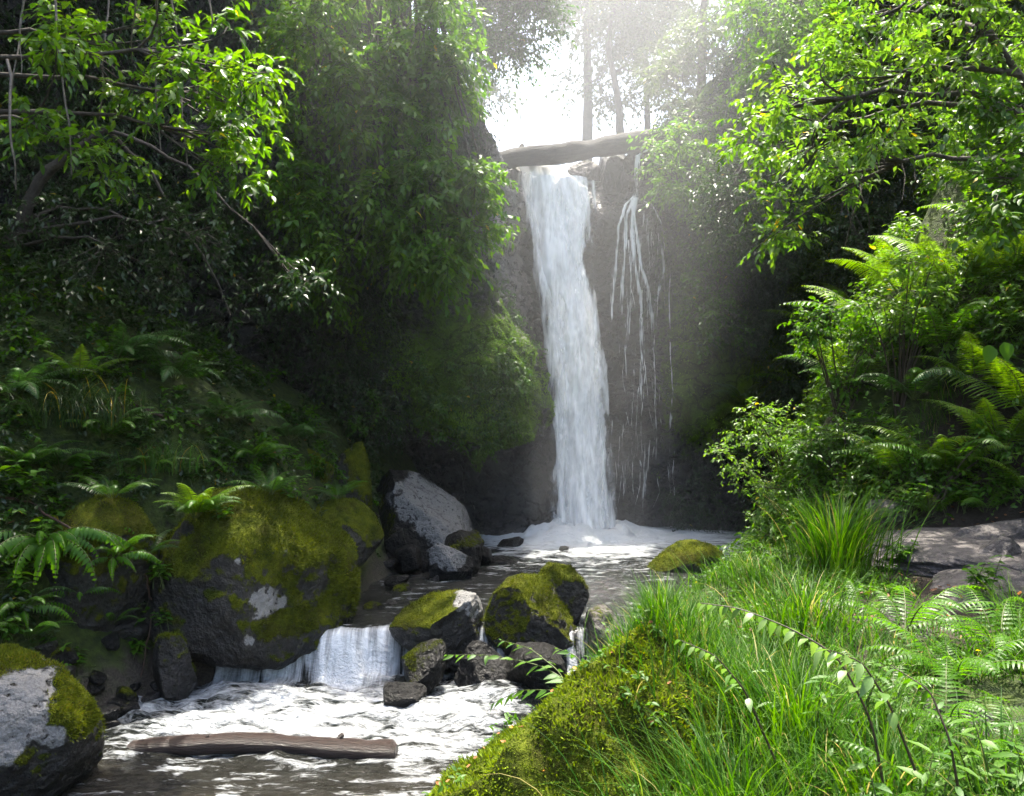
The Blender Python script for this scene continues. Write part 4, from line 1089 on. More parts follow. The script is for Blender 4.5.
tree('big bushy tree cascading down the cliff beside the waterfall', (-3.6, 18.4, 11.0), [(-3.6, 18.4, 10.6), (-3.4, 17.2, 11.6), (-2.9, 15.9, 11.4), (-2.5, 15.2, 10.4)], .2, (cB, .5), mat='leafgreen', L=.17, W=.078, twigs=23, lpt=8, nl=11, droop=.4)
cE = np.vstack([fill([(320, -60), (470, -60), (470, 60), (440, 110), (350, 90)], 26, 13.6, 15), fill([(430, 150), (500, 170), (490, 200), (440, 215)], 6, 13.8, 14.4), fill([(390, 230), (470, 240), (460, 275), (400, 285)], 6, 13.6, 14.4)])
tree('light green tree with loose sprays mingled into the cascading bushy tree', (-2.2, 18.2, 10.2), [(-2.2, 18.2, 10.0), (-2.0, 17, 11.2), (-1.8, 15.6, 11)], .11, (cE, .42), mat='leafgreen', L=.16, W=.07, twigs=12, lpt=8, T=T_MID, nl=8, droop=.35, limb_r=.035)
cC = np.vstack([fill([(440, -20), (562, -20), (550, 40), (530, 58), (490, 62), (450, 40)], 34, 17., 18.4), fill([(440, -160), (560, -160), (560, -20), (440, -20)], 22, 17.2, 19)])
tree('dark dense tree crown leaning over the gap at the top of the cliff', (-1.4, 20.2, 9.8), [(-1.4, 20.2, 9.5), (-1.2, 19.4, 11.5), (-.5, 18.6, 13)], .16, (cC, .55), mat='leafmid', L=.13, W=.06, twigs=30, lpt=9, nl=6)
cD = fill([(-60, 180), (260, 190), (330, 300), (270, 330), (120, 300), (-40, 330)], 46, 11.5, 14)
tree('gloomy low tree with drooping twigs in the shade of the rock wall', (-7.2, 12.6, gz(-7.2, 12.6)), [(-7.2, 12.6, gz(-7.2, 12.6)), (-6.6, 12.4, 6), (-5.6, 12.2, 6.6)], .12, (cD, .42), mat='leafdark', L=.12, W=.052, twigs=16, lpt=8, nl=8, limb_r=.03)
cX = np.vstack([np.stack([RNG.uniform(-10, -3.6, 80), RNG.uniform(9, 19, 80), RNG.uniform(12., 15.5, 80)], -1)])  # crown out of view, added to shade the left wall and bank
tree('unseen tall tree added overhead to shade the dark side of the gorge', (-7.5, 17.5, 12.0), [(-7.5, 17.5, 11.8), (-7.2, 17, 13.5), (-6.5, 16.5, 15.5)], .3, (cX, .95), mat='leafmid', L=.17, W=.08, twigs=34, lpt=9, nl=9, limb_r=.09)
# trees on the upper terrace behind the fall
def up(px, Y): x = (px - PCX) / FPX * Y; return np.array([x, Y, float(plateau(np.array([x]), np.array([Y]))[0]) - .4])
b = up(587, 26.5)
tree('slender straight pale tree standing behind the middle of the log bridge', b, [b, at(588, 80, 26.5), at(586, 0, 26.5), at(588, -120, 26.5)], .17, (np.vstack([fill([(535, -120), (650, -120), (640, 20), (600, 45), (560, 30)], 46, 25, 28), fill([(560, 70), (625, 80), (615, 105), (575, 100)], 5, 26, 27), fill([(540, -20), (700, -20), (690, 50), (640, 80), (600, 60), (560, 45)], 34, 25.5, 28.5)]), .75), mat='leaffar', L=.2, W=.09, twigs=22, lpt=8, nl=8, limb_r=.04)
b = up(622, 25)
tree('thin forked tree leaning beside the straight pale one', b, [b, at(618, 95, 25), at(606, 40, 25), at(632, -60, 25)], .13, (fill([(600, -140), (690, -120), (690, 60), (640, 110), (612, 70)], 50, 24, 26.5), .7), mat='leaffar', L=.19, W=.085, twigs=26, lpt=8, nl=8, limb_r=.04)
b = up(648, 27)
tree('thin bare-stemmed tree in the haze right of the forked tree', b, [b, at(646, 60, 27), at(640, -100, 27)], .11, (fill([(600, -160), (700, -160), (690, -20), (640, 60)], 30, 26, 28), .8), mat='leaffar', L=.2, W=.09, twigs=22, lpt=8, nl=5)
b = up(700, 23)
tree('hazy light green tree growing at the end of the log bridge', b, [b, at(702, 60, 22.6), at(706, -60, 22.4)], .17, (fill([(648, 60), (700, 0), (760, -60), (770, 120), (735, 165), (665, 150), (650, 120)], 50, 21.2, 23.5), .62), mat='leaffar', L=.16, W=.075, twigs=26, lpt=9, nl=9)
b = up(790, 20.5)
tree('dark leafy tree on the cliff top between hazy and lime trees', b, [b, at(792, 60, 20.3), at(785, -80, 20)], .18, (np.vstack([fill([(700, -140), (880, -140), (880, 60), (830, 150), (745, 130), (720, 40)], 66, 18.2, 20.8), fill([(735, -30), (860, -30), (860, 110), (760, 110)], 34, 15.6, 17.4)]), .62), mat='leafgreen', L=.15, W=.066, twigs=24, lpt=9, nl=10)
b = up(470, 25)
tree('faint tree seen through the bright gap left of the bridge', b, [b, at(478, 90, 25), at(485, -60, 25)], .14, (np.vstack([fill([(430, -160), (540, -160), (535, 30), (480, 70), (430, 60)], 22, 24, 27), fill([(470, 75), (515, 85), (500, 110), (475, 105)], 5, 24, 25)]), .75), mat='leaffar', L=.18, W=.08, twigs=20, lpt=8, nl=5)
# right side
tz = gz(7.3, 11.0)
cG = np.vstack([fill([(735, 70), (800, 55), (850, 0), (1040, -40), (1040, 60), (960, 110), (900, 150), (850, 175), (780, 160), (735, 120)], 66, 9.2, 12.2),
                fill([(720, 130), (780, 150), (800, 215), (770, 240), (745, 180)], 8, 10.5, 12), fill([(768, 215), (800, 215), (800, 245), (772, 245)], 2, 11, 11.5), fill([(838, 180), (850, 180), (845, 200), (825, 205)], 2, 10.5, 11),
                fill([(860, -220), (1100, -220), (1100, -60), (880, -60)], 9, 9, 11)])
tree('lime green tree with a dark crooked limb arching over the fern bank', (7.3, 11.0, tz), [(7.3, 11.0, tz - .3), at(1085, 200, 10.8), at(1035, 95, 10.5), at(978, 20, 10.2), at(960, -120, 10.2)], .07, (cG, .34), mat='leaflime', L=.12, W=.052, twigs=11, lpt=8, T=T_MID, nl=12, limb_r=.045)
tz = gz(6.6, 9.2)
cH = fill([(965, 95), (1060, 80), (1070, 240), (1000, 240), (975, 200), (985, 140)], 18, 8.3, 9.5)
tree('glossy-leaved sapling crowding the end of the fern slope', (6.6, 9.2, tz), [(6.6, 9.2, tz - .2), at(1100, 200, 9), at(1060, 120, 9)], .05, (cH, .34), mat='leafmid', L=.12, W=.055, twigs=12, lpt=8, T=T_MID, nl=6, limb_r=.02)
cI = fill([(690, 165), (850, 160), (900, 190), (930, 240), (880, 260), (760, 245), (700, 230)], 44, 15.5, 17.8)
tree('shaded undergrowth tree below the lime green tree on the rock wall', (6.3, 18.4, 9.6), [(6.3, 18.4, 9.2), (5.6, 17, 9.8), (4.9, 16, 8.6)], .1, (cI, .45), mat='leafdark', L=.11, W=.048, twigs=16, lpt=8, nl=8, limb_r=.035)

# ------------------------------------------------------------------ hanging vines
rg = np.random.default_rng(9)
for k, (px, py0, py1, Y) in enumerate([(30, -60, 75, 9.2), (37, -60, 100, 9.6), (48, -80, 175, 9.4), (6, 60, 190, 8.8), (136, -40, 62, 9.6), (148, -60, 55, 9.7), (160, -30, 150, 9.5), (172, -60, 165, 9.9), (112, -80, 120, 10.2), (215, -60, 60, 9.8), (240, 60, 165, 10), (905, 110, 165, 11), (918, 105, 180, 11.2), (893, 110, 200, 12), (985, 75, 130, 10.2), (860, 150, 230, 12.5), (875, 140, 250, 13)]):
    n = 16; t = np.linspace(0, 1, n); x = px + rg.normal(0, 18) * t + 9 * fbm(p3(t * 3, k, 0), 1, 3, k); y = py0 + (py1 - py0) * t
    q = np.stack([at(a, b, Y + .25 * math.sin(k + 3 * c)) for a, b, c in zip(x, y, t)]); mb = MB()
    tube(mb, q, np.linspace(.013, .006, n) * rg.uniform(.7, 1.3), 6)
    left = px < 500
    o = mb.build('vine', M['barkpale' if left else 'bark'], None, True, q[0])
    tag(o, 'thin bare vine hanging among the overhanging branches of the dark side' if left else 'thin dark vine hanging below the lime green tree', 'vine', 'bare hanging vines on the dark side' if left else 'vines below the lime tree')

# ------------------------------------------------------------------ ferns
HITV = np.concatenate([CV.reshape(-1, 3)] + STONES); HITP = np.stack([PCX + HITV[:, 0] / np.maximum(HITV[:, 1], .1) * FPX, PCY - (HITV[:, 2] - CAMZ) / np.maximum(HITV[:, 1], .1) * FPX], -1)
def on(px, py, Y, dz=0):
    """the place on the ground, a stone or the rock wall that lies behind this spot of the picture, not nearer than Y - 1.2"""
    yy = np.arange(max(Y - 1.2, 3), 24, .02); q = np.stack([(px - PCX) / FPX * yy, yy, CAMZ - (py - PCY) / FPX * yy], -1)
    h = np.where(q[:, 2] <= floor_h(q[:, 0], q[:, 1]))[0]; best = q[h[0]] if len(h) else None
    m = (np.abs(HITP[:, 0] - px) < 7) & (np.abs(HITP[:, 1] - py) < 7) & (HITV[:, 1] > Y - 1.2)
    if m.any():
        c = HITV[m]; c = c[np.argmin(c[:, 1])]
        if best is None or c[1] < best[1]: best = c
    if best is None: q = at(px, py, Y); best = np.array([q[0], Y, gz(q[0], Y)])
    return (best[0], best[1], best[2] + dz)
def rooted(px, py, Y, dz=0): x = (px - PCX) / FPX * Y; return (x, Y, gz(x, Y) - .05)
def gnd(px, Y, dz=0): x = (px - PCX) / FPX * Y; return (x, Y, gz(x, Y) + dz)
fern('fern draping long drooping fronds over the dark hollow at the stream', on(45, 535, 9.35), 24, 1.05, ['sword', 'sword'], -2.6, .9, .45, 1)
fern('fern tuft growing on the crest of the huge olive boulder', on(190, 512, 10.55), 16, .75, ['bright_b', 'bright'], -2.6, .6, .3, 2)
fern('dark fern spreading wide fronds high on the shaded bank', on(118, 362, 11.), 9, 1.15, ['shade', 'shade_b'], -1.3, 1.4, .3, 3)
fern('bright young fern with two pale fronds on the shaded bank', on(78, 385, 10.6), 5, .85, ['bright', 'bright_b'], -2.6, .4, .35, 4)
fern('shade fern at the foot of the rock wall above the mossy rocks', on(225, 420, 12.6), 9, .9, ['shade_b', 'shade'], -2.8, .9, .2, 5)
fern('small fern among roots on the shaded bank edge', on(150, 470, 10.9), 8, .55, ['shade', 'bright_b'], -3, 0.5, .2, 6)
fern('fern with arching fronds among the bright leaves of the dark bank', on(60, 470, 9.8), 9, .8, ['shade', 'bright_b'], -2.6, .6, .25, 8)
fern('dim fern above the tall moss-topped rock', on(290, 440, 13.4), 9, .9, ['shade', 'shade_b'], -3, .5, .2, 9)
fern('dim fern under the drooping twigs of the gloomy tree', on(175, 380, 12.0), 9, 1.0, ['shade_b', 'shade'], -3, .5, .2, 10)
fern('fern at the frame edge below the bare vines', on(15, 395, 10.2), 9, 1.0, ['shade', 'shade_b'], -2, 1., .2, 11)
fern('fern drooping over the ledge above the squarish rock', on(120, 560, 9.8), 9, .6, ['sword', 'bright_b'], -2.2, .8, .3, 12)
fern('fern on the shaded slope over the mossy hump', on(105, 440, 10.2), 9, .85, ['bright_b', 'shade'], -2.4, .8, .3, 13)
fern('fern beside the thin bare twig at the frame edge', on(25, 470, 9.4), 8, .75, ['shade', 'bright_b'], -2.2, .8, .3, 14)
fern('fern above the huge olive boulder on the slope', on(250, 462, 12.2), 9, .8, ['shade', 'bright_b'], -2.8, .4, .3, 15)
tussock('soft grass tuft hanging over the edge behind the olive boulder', on(160, 470, 11), 260, .6, .012, .3, 2.3, 'ferndark', 31, -1.2)
for k, (lab, px, py, Y, n, s, kd) in enumerate([('small fern in the gap between mossy hump and olive boulder', 152, 560, 9.6, 8, .5, ['bright_b', 'shade']), ('little fern over the cobbles at the left water edge', 118, 630, 9.3, 8, .45, ['bright_b', 'shade']), ('fern at the frame edge behind the pale-faced boulder', 28, 640, 8.6, 9, .6, ['bright_b', 'shade']),
        ('dim fern behind the crest of the olive boulder', 275, 488, 12., 9, .65, ['shade', 'bright_b']), ('fern by the low dark mossy rock', 335, 492, 12.8, 8, .6, ['shade', 'bright_b']), ('fern between the hump and the hanging grass', 110, 492, 10.2, 9, .65, ['bright_b', 'shade']), ('small fern under the draping fern', 85, 600, 9.2, 8, .5, ['sword', 'shade'])]):
    fern(lab, on(px, py, Y), n, s, kd, 0, 2 * PI, .35, 90 + k)
for k, (lab, px, py, Y, n, h, L) in enumerate([('leafy plant rooted by the squarish algae-green rock', 138, 655, 9.3, 5, .3, .1), ('leafy plant in the dark gap left of the olive boulder', 160, 590, 9.8, 6, .35, .11), ('bright seedlings at the frame edge on the left bank', 12, 590, 8.8, 6, .4, .13), ('low leafy plant over the cobbles', 80, 665, 8.9, 5, .28, .1), ('leafy plant behind the olive boulder crest', 300, 495, 12., 6, .4, .1)]):
    herb(lab, on(px, py, Y, -.05), n, h, L, L * .58, 'herb', 210 + k)
fern('low fern beside the mossy hump of the left bank', on(20, 610, 8.9), 7, .6, ['sword', 'bright_b'], -2, .8, .2, 7)
sl = [('tall feathery fern lit from behind at the top of the bank', 955, 292, 10.0, 9, 1.0, ['tree', 'tree'], .1), ('wide fern with silvery fronds jutting over the slope edge', 850, 392, 11.3, 10, 1.0, ['bright', 'bright_b'], .3),
      ('fern with flat pale fronds below the silvery fern', 800, 400, 11.9, 9, .85, ['bright_b', 'bright'], .3), ('arching fern leaning over the path from the bank', 945, 480, 9.9, 10, .95, ['bright', 'bright_b'], .25),
      ('bright fern at the edge of the frame above the path', 1000, 455, 9.2, 10, .95, ['tree', 'bright'], .2), ('shadowed fern in the hollow of the fern slope', 915, 400, 10.8, 8, .9, ['shade', 'bright_b'], .25),
      ('fern half hidden behind the heart-leaved plant', 975, 385, 10.2, 8, .8, ['shade_b', 'bright'], .25), ('fern under the sapling at the upper end of the slope', 1010, 290, 9.5, 8, .9, ['bright', 'tree'], .2),
      ('low fern on the lower slope beside the tall grass', 870, 455, 10.9, 8, .7, ['bright_b', 'shade'], .25), ('fern nodding above the pale-flecked bush', 775, 440, 12.2, 8, .7, ['bright', 'shade'], .3),
      ('yellowish fern on the crest left of the feathery one', 905, 300, 11.2, 9, .9, ['bright', 'tree'], .2), ('fern sprouting in the leafy tangle of the slope middle', 860, 335, 11.6, 8, .8, ['tree', 'bright_b'], .25)]
sl += [('large fern overhanging the pale slanting stone', 905, 480, 10.2, 9, 1.0, ['lady', 'bright'], .25), ('fern leaning in from the frame edge under the heart-leaved plant', 1030, 420, 9.0, 9, 1.1, ['tree', 'bright'], .25),
      ('fern with broad pale fronds at the middle of the slope crest', 880, 350, 10.9, 10, 1.1, ['lady', 'bright'], .3), ('lowest fern hanging over the pool end of the slope', 755, 475, 11.9, 9, .8, ['bright_b', 'lady'], .3), ('fern pushing out of the rounded bush', 825, 345, 11.5, 9, 1.0, ['bright', 'lady'], .3), ('fern above the tall grass tuft', 835, 470, 10.8, 9, .85, ['lady', 'bright_b'], .3),
      ('fern crowning the right end of the slope by the sapling', 1015, 245, 9.3, 9, 1.1, ['tree', 'bright'], .2), ('fern drooping beneath the tall feathery fern', 940, 355, 10.0, 9, 1.1, ['bright_b', 'lady'], .35)]
for k, (lab, px, py, Y, n, s, kd, tl) in enumerate(sl): q = on(px, py, Y - .35); fern(lab, q, n, s * 1.22 * min(q[1] / Y, 1.35), kd, 0, 2 * PI, tl, 20 + k)
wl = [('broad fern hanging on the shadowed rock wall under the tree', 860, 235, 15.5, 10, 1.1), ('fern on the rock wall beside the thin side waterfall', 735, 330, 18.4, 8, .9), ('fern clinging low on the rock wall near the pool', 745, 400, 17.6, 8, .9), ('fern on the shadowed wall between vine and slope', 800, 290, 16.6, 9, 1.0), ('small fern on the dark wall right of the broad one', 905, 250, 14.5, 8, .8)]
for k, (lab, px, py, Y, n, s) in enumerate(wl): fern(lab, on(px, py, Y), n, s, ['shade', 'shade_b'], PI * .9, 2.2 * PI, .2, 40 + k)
fl = [('pale ladder-leaved fern rising beside the grey slab', 905, 0, 6.2, 9, .75, ['lady', 'lady_b'], .1), ('spreading fern at the frame edge in front of the path', 1000, 0, 5.8, 11, .8, ['lady', 'lady_b'], .2),
      ('low front fern over the half buried stone', 945, 0, 4.6, 10, .62, ['lady_b', 'lady'], .2), ('front corner fern with wide pale fronds', 1020, 0, 4.2, 10, .62, ['lady', 'lady_b'], .2), ('fern between the tall grass tuft and the grey slab', 860, 0, 6.6, 7, .5, ['lady_b', 'lady'], .2),
      ('fern crowding between the ladder-leaved and the spreading fern', 955, 0, 5.2, 10, .7, ['lady_b', 'lady'], .2), ('small fern behind the dark arching stems', 880, 0, 5.0, 8, .5, ['lady', 'lady_b'], .2), ('lowest fern at the bottom edge of the photo', 935, 0, 3.7, 9, .5, ['lady_b', 'lady'], .25)]
for k, (lab, px, py, Y, n, s, kd, tl) in enumerate(fl): fern(lab, gnd(px, Y), n, s, kd, 0, 2 * PI, tl, 60 + k)

# ------------------------------------------------------------------ grass clumps
tussock('tall dense grass tuft between the path and the pool', gnd(838, 8.7), 620, 1.0, .016, .22, 1.1, 'grass', 1)
tussock('dark grass hanging in strands from the shaded bank', on(85, 425, 10.), 520, .9, .014, .4, 2.6, 'leafdark', 2, -1.2)
tussock('grass bunch drooping from the high mossy rock', on(318, 470, 13.7), 160, .5, .012, .12, 2.1, 'grass', 3, -1.)
for k, (lab, px, Y, n, L, sp) in enumerate([('lush grass clump cresting the mossy bank', 705, 7.4, 460, .6, .3), ('fine grass clump on the ridge nearest the pool', 752, 8.4, 360, .42, .32), ('grass clump spilling down the bank above midstream', 650, 7.3, 260, .4, .22), ('long-bladed grass clump at the bottom edge of the photo', 735, 4.0, 420, .75, .24), ('thick grass clump under the arching leafy stems', 800, 4.6, 460, .72, .28), ('grass clump in front of the moss slope', 660, 4.15, 260, .6, .18), ('grass clump beside the grey slab', 805, 6.3, 340, .62, .26), ('broad-bladed grass clump in the front bank middle', 745, 5.4, 360, .7, .26), ('loose grass clump below the front ferns', 880, 3.9, 240, .5, .22)]):
    q = gnd(px, Y)
    tussock(lab, q, n, L, .011 if 'broad' not in lab else .016, sp, 1.4, 'grass', 10 + k, 2.7 if k < 3 else None)

# ------------------------------------------------------------------ shrubs and leafy plants
shrub('bush with small pale-flecked leaves hanging over the pool edge', rooted(790, 545, 12.8), fill([(722, 450), (745, 405), (800, 400), (815, 500), (800, 545), (765, 520), (728, 480)], 30, 11.9, 12.9), .26, 16, 7, .075, .036, 'leaflime')
shrub('rounded bush in the middle of the fern slope', rooted(840, 400, 12.2, -.6), fill([(795, 330), (850, 290), (890, 310), (880, 380), (820, 400)], 13, 11.7, 12.6), .3, 14, 7, .095, .045, 'herb')
shrub('bright bush crowning the slope under the hanging vines', rooted(900, 330, 11.6, -.6), fill([(850, 290), (890, 255), (950, 240), (960, 300), (900, 330)], 12, 11., 12), .3, 13, 7, .10, .05, 'leaflime')
shrub('dense glossy bush at the frame edge beside the tall feathery fern', rooted(1010, 330, 11.8), fill([(965, 250), (1050, 230), (1060, 400), (1000, 400), (975, 320)], 14, 10.9, 11.9), .3, 12, 7, .11, .055, 'leafmid')
shrub('bush filling the dark hollow of the fern slope', rooted(850, 480, 11.4), fill([(800, 420), (870, 400), (900, 460), (880, 510), (800, 500)], 24, 11., 12), .26, 13, 7, .075, .036, 'leafmid')
shrub('leafy bush at the slope foot above the pale slanting stone', rooted(930, 500, 10.4, -.4), fill([(880, 420), (1000, 400), (1040, 480), (960, 505), (890, 500)], 12, 10., 11), .24, 12, 7, .08, .04, 'herb')
for k, (lab, px, py, Y, n, s, kd) in enumerate([('low fern edging the back of the path below the slope', 930, 515, 10.3, 9, .6, ['bright', 'lady']), ('fern tuft in the shade at the path end', 985, 512, 10.3, 9, .65, ['lady', 'bright_b']), ('low fern by the pale slanting stone', 870, 520, 10.2, 9, .5, ['bright_b', 'lady']), ('fern in the dark nook over the path at the frame edge', 1030, 495, 10.0, 9, .75, ['bright', 'lady']), ('fern filling the shaded foot of the slope', 955, 478, 10.6, 9, .8, ['lady', 'bright'])]):
    fern(lab, on(px, py, Y), n, s, kd, 0, 2 * PI, .3, 80 + k)
for k, (lab, px, py, n, h) in enumerate([('leafy plant between the low ferns behind the path', 905, 512, 6, .4), ('dense little herb at the back edge of the path', 960, 508, 7, .4), ('round-leaved herb by the shaded path end', 1005, 500, 7, .45), ('herb half under the fern at the slope foot', 925, 490, 6, .45)]):
    herb(lab, on(px, py, 10.3, -.05), n, h, .11, .06, 'herb', 180 + k)
shrub('small lime shrub sprouting between log and cliff top trees', on(660, 140, 20.8, -.2), fill([(640, 110), (690, 100), (700, 150), (655, 155)], 10, 20.3, 21.2), .4, 16, 8, .11, .05, 'leaffar')
shrub('hazy bush hanging over the rock edge beyond the thin side waterfall', on(700, 200, 18.5), fill([(652, 125), (740, 100), (765, 200), (715, 235), (665, 205)], 30, 18.4, 19.9), .5, 18, 8, .15, .07, 'leafgreen')
shrub('pale green hanging shrub lower on the hazy rock right of the waterfalls', on(715, 300, 17.5), fill([(690, 240), (740, 235), (745, 330), (700, 350)], 16, 17.6, 18.6), .4, 14, 7, .12, .055, 'leafmid')
shrub('trailing green creeper down the mossy cliff bulge', on(430, 360, 16.4), fill([(415, 360), (450, 355), (460, 400), (445, 440), (425, 425)], 12, 16.1, 16.5), .2, 9, 6, .10, .06, 'leafmid', name='creeper', cat='creeper', stems=False)
shrub('leafy creeper on the left part of the wet cliff', on(365, 400, 15.9), fill([(352, 380), (380, 385), (378, 430), (355, 430)], 6, 15.5, 16), .2, 8, 6, .09, .05, 'leafmid', name='creeper', cat='creeper', stems=False)
for k, (lab, px, py, Y, n, h, L, W, mt) in enumerate([
        ('broad-leaved bright plant at the left frame edge', 15, 500, 8.8, 6, .5, .16, .10, 'herb'), ('bright three-leaved plant beside the mossy hump', 85, 485, 9.6, 5, .4, .15, .095, 'herb'), ('leafy plant on a bare twig above the hanging fern', 40, 540, 9.2, 6, .4, .13, .08, 'herb'),
        ('small leafy plant at the foot of the dark hanging grass', 130, 450, 10.6, 6, .4, .12, .07, 'ferndark'), ('clump of small round leaves on the left bank slope', 190, 480, 11.6, 6, .4, .10, .06, 'ferndark'), ('pale herb between the mossy rocks of the far bank', 290, 470, 13.2, 6, .45, .1, .055, 'herb'),
        ('young leafy plant on the huge olive boulder', 225, 512, 10.5, 4, .28, .1, .06, 'herb'), ('little plant by the squarish algae-green rock', 165, 620, 10.2, 4, .25, .09, .05, 'herb'), ('leafy seedling in the shade near the left frame edge', 8, 430, 9.6, 5, .45, .13, .08, 'ferndark')]):
    herb(lab, on(px, py, Y, -.08), n, h, L, W, mt, 100 + k)
for k, (lab, px, Y, n, h, L, W, mt) in enumerate([
        ('low leafy plant by the leaf-strewn path edge', 905, 9.0, 6, .3, .10, .06, 'herb'), ('tiny bright plant alone on the bare path rock', 920, 9.6, 3, .22, .09, .05, 'herb'), ('broad dark green herb in the front corner', 990, 3.7, 5, .42, .12, .035, 'herb'), ('leafy stems at the bottom edge beside the front fern', 905, 3.4, 5, .42, .12, .032, 'herb'),
        ('nettle-like plant between stems and front fern', 850, 4.3, 4, .42, .10, .03, 'herb'), ('small herb growing from the mossy slope', 605, 4.6, 4, .35, .09, .045, 'palegreen'), ('leafy herb near the flat stone by the path', 985, 7.6, 7, .4, .11, .06, 'herb'), ('tall pale herb among front grasses', 770, 4.9, 4, .45, .1, .03, 'palegreen'), ('brown-stemmed herb at the frame corner', 1040, 3.6, 5, .42, .12, .035, 'herb')]):
    herb(lab, gnd(px, Y), n, h, L, W, mt, 130 + k)
hp = herb('plant with two large heart-shaped pale leaves on the fern slope', on(1000, 400, 9.4), 3, .5, .2, .1, 'leafmid', 160)
for px, py, rz in ((990, 345, -.4), (1004, 342, .3)):
    ml = MB(); q = at(px, py, 9.2) - np.array(hp.location)
    add_leaves(ml, q[None], np.array([[rz * .5, -.25, -1.]]), np.array([[.1, -1, .25]]), .21, .17, T_NEAR, .2, .2, .6); ml.build('leaf', M['herb'], hp)

# ------------------------------------------------------------------ arching stems with alternate leaves
def px3(L): return [at(*q) for q in L]
arching_stem('long arching stem with hanging pale leaves above the front grass', px3([(884, 790, 3.55), (872, 720, 3.55), (838, 655, 3.6), (790, 628, 3.7), (740, 608, 3.8), (700, 603, 3.9)]), .115, .044, 26)
arching_stem('second dark stem with broad leaves beside the long arching stem', px3([(915, 770, 3.5), (890, 705, 3.5), (862, 662, 3.5), (830, 650, 3.5)]), .13, .055, 12, seed=3)
arching_stem('short nodding stem with pointed leaves at the grass bank edge', px3([(775, 760, 4.0), (745, 690, 4.0), (715, 655, 4.05), (680, 640, 4.1)]), .10, .038, 16, seed=4)
arching_stem('fern-like leafy stem reaching out over the midstream boulders', px3([(610, 720, 6.2), (575, 685, 6.4), (540, 665, 6.6), (490, 655, 6.8), (448, 655, 6.9)]), .17, .058, 22, 'herb', 'stem', .15, 5)
arching_stem('lower leafy stem hanging beside the shaded block', px3([(590, 715, 6.2), (555, 690, 6.4), (520, 690, 6.6), (490, 705, 6.8)]), .16, .055, 14, 'herb', 'stem', .25, 6)
arching_stem('leafy stem curving up and over above the dark shaded block', px3([(585, 720, 6.3), (560, 672, 6.5), (530, 648, 6.7), (500, 640, 6.9)]), .15, .05, 14, 'herb', 'stem', .2, 11)
arching_stem('short leafy stem with its tip against the pale dry stone', px3([(600, 712, 6.2), (592, 675, 6.2), (575, 655, 6.3), (556, 648, 6.4)]), .14, .05, 10, 'herb', 'stem', .2, 12)
arching_stem('upright sprig with a few leaves above the pale dry stone', px3([(612, 700, 6.3), (622, 665, 6.3), (618, 640, 6.3), (605, 625, 6.3)]), .12, .045, 10, 'herb', 'stem', .3, 7)
arching_stem('leaning stem with glossy leaves in the front corner', px3([(960, 800, 3.4), (950, 740, 3.4), (930, 690, 3.5), (890, 665, 3.6)]), .11, .036, 16, 'herb', 'stemdark', .5, 8)

# ------------------------------------------------------------------ roots and sticks of the left bank
for k, (lab, P_, r) in enumerate([('reddish dead stick lying on the left bank moss', [(0, 500, 8.8), (30, 505, 8.8), (62, 525, 8.9), (95, 535, 9)], .018), ('thin bare twig bending down past the bright leaves', [(2, 440, 8.6), (18, 480, 8.6), (26, 540, 8.6), (45, 590, 8.6)], .012),
        ('pale dead branch stub beside the dark hanging grass', [(120, 400, 10.4), (135, 440, 10.4), (170, 470, 10.3)], .02),
        ('thin root dangling by the squarish rock', [(150, 580, 9.7), (147, 620, 9.7), (140, 680, 9.7)], .012), ('slanting brown branch on the ferny left slope', [(130, 405, 11), (165, 420, 11), (200, 428, 11.1)], .03)]):
    q = np.array([on(a[0], a[1], a[2], .03) for a in P_]); q = q if np.abs(np.diff(q[:, 1])).max() < .9 else np.array([at(a[0], a[1], float(q[:, 1].min()) + .1) for a in P_]); t = np.linspace(0, 1, len(q)); tt = np.linspace(0, 1, 14); q = np.stack([np.interp(tt, t, q[:, j]) for j in range(3)], -1) + RNG.normal(0, .012, (14, 3))
    mb = MB(); tube(mb, q, np.linspace(r, r * .5, 14), 7, rough=.3, seed=k); tag(mb.build('dead_branch', M['root'], None, True, q[0]), lab, 'branch')
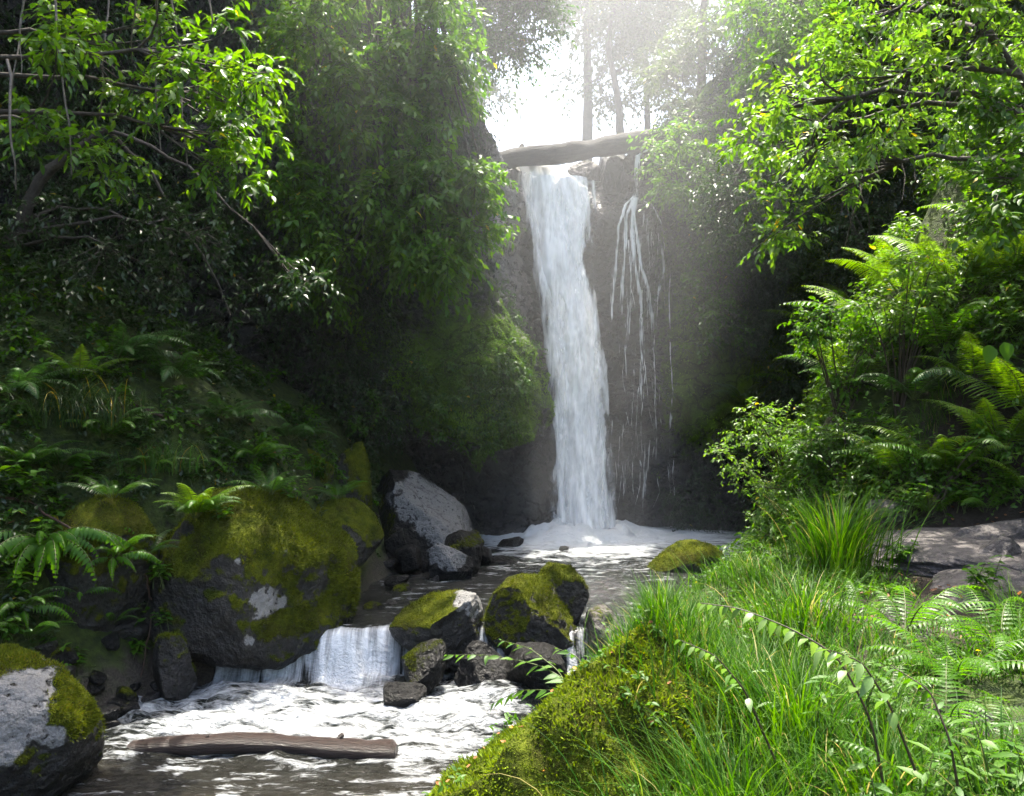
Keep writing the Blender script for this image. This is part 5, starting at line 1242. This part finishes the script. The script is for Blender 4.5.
# ------------------------------------------------------------------ haze, light, camera
def build_haze():
    bm = bmesh.new(); bmesh.ops.create_cube(bm, size=1)
    me = bpy.data.meshes.new('haze'); bm.to_mesh(me); bm.free()
    o = bpy.data.objects.new('haze', me); C.objects.link(o); tag(o, kind='stuff')
    zt = 26.
    o.scale = (340, 340, zt + 4.); o.location = (0, 40, (zt - 4.) / 2)
    m = bpy.data.materials.new('haze_air'); m.use_nodes = True; t = m.node_tree; t.nodes.clear()
    v = t.nodes.new('ShaderNodeVolumePrincipled'); v.inputs['Color'].default_value = (.92, .95, 1, 1)
    v.inputs['Density'].default_value = HAZE; v.inputs['Anisotropy'].default_value = .45
    out = t.nodes.new('ShaderNodeOutputMaterial'); t.links.new(v.outputs[0], out.inputs['Volume'])
    me.materials.append(m)
HAZE = .0002
build_haze()
def build_mist(c, r, dens, seg=5):
    v, f = ICO[seg]; mb = MB(); mb.add(v * np.array(r), f)
    m = bpy.data.materials.new('fall_mist'); m.use_nodes = True; t = m.node_tree; t.nodes.clear()
    x = t.nodes.new('ShaderNodeVolumePrincipled'); x.inputs['Color'].default_value = (.95, .97, 1, 1)
    x.inputs['Density'].default_value = dens; x.inputs['Anisotropy'].default_value = .5
    out = t.nodes.new('ShaderNodeOutputMaterial'); t.links.new(x.outputs[0], out.inputs['Volume'])
    o = mb.build('mist', m); o.location = c; tag(o, kind='stuff')
build_mist((-.2, 19.2, 8.6), (6.6, 7.8, 8.2), .0165)
build_mist((1.6, 18.3, .2), (3.4, 1.9, 2.3), .045)

SUN_EL, SUN_AZ = math.radians(72), math.radians(7)        # azimuth from +Y towards +X
sc = bpy.context.scene
w = bpy.data.worlds.new('World'); sc.world = w; w.use_nodes = True
nt = w.node_tree; bg = nt.nodes['Background']
sk = nt.nodes.new('ShaderNodeTexSky'); sk.sky_type = 'NISHITA'; sk.sun_disc = False
sk.sun_elevation = SUN_EL; sk.sun_rotation = SUN_AZ; sk.dust_density = 5.0; sk.ozone_density = .5; sk.air_density = 1.0
nt.links.new(sk.outputs[0], bg.inputs[0]); bg.inputs[1].default_value = .15
ld = bpy.data.lights.new('sun', 'SUN'); ld.energy = 3.5; ld.angle = math.radians(.53); ld.color = (1, .94, .82)
lo = bpy.data.objects.new('sun', ld); C.objects.link(lo)
from mathutils import Vector
sd = Vector((math.sin(SUN_AZ) * math.cos(SUN_EL), math.cos(SUN_AZ) * math.cos(SUN_EL), math.sin(SUN_EL)))
lo.rotation_euler = sd.to_track_quat('Z', 'Y').to_euler(); lo.location = (0, 10, 30)

cd = bpy.data.cameras.new('camera'); cam = bpy.data.objects.new('camera', cd); C.objects.link(cam)
cam.location = (0, 0, CAMZ); cam.rotation_euler = (PI / 2, 0, 0)
cd.sensor_width = 36; cd.lens = FPX / 1024 * 36; cd.clip_end = 2000; cd.clip_start = .05
sc.camera = cam
vs = sc.view_settings; vs.view_transform = 'Standard'; vs.look = 'None'; vs.exposure = 2.3; vs.gamma = 1; vs.use_curve_mapping = False
cy = sc.cycles
cy.max_bounces = 6; cy.diffuse_bounces = 3; cy.glossy_bounces = 3; cy.transmission_bounces = 4; cy.transparent_max_bounces = 10; cy.volume_bounces = 1
cy.use_denoising = True; cy.use_adaptive_sampling = True; cy.adaptive_threshold = .02
cy.sample_clamp_indirect = 4
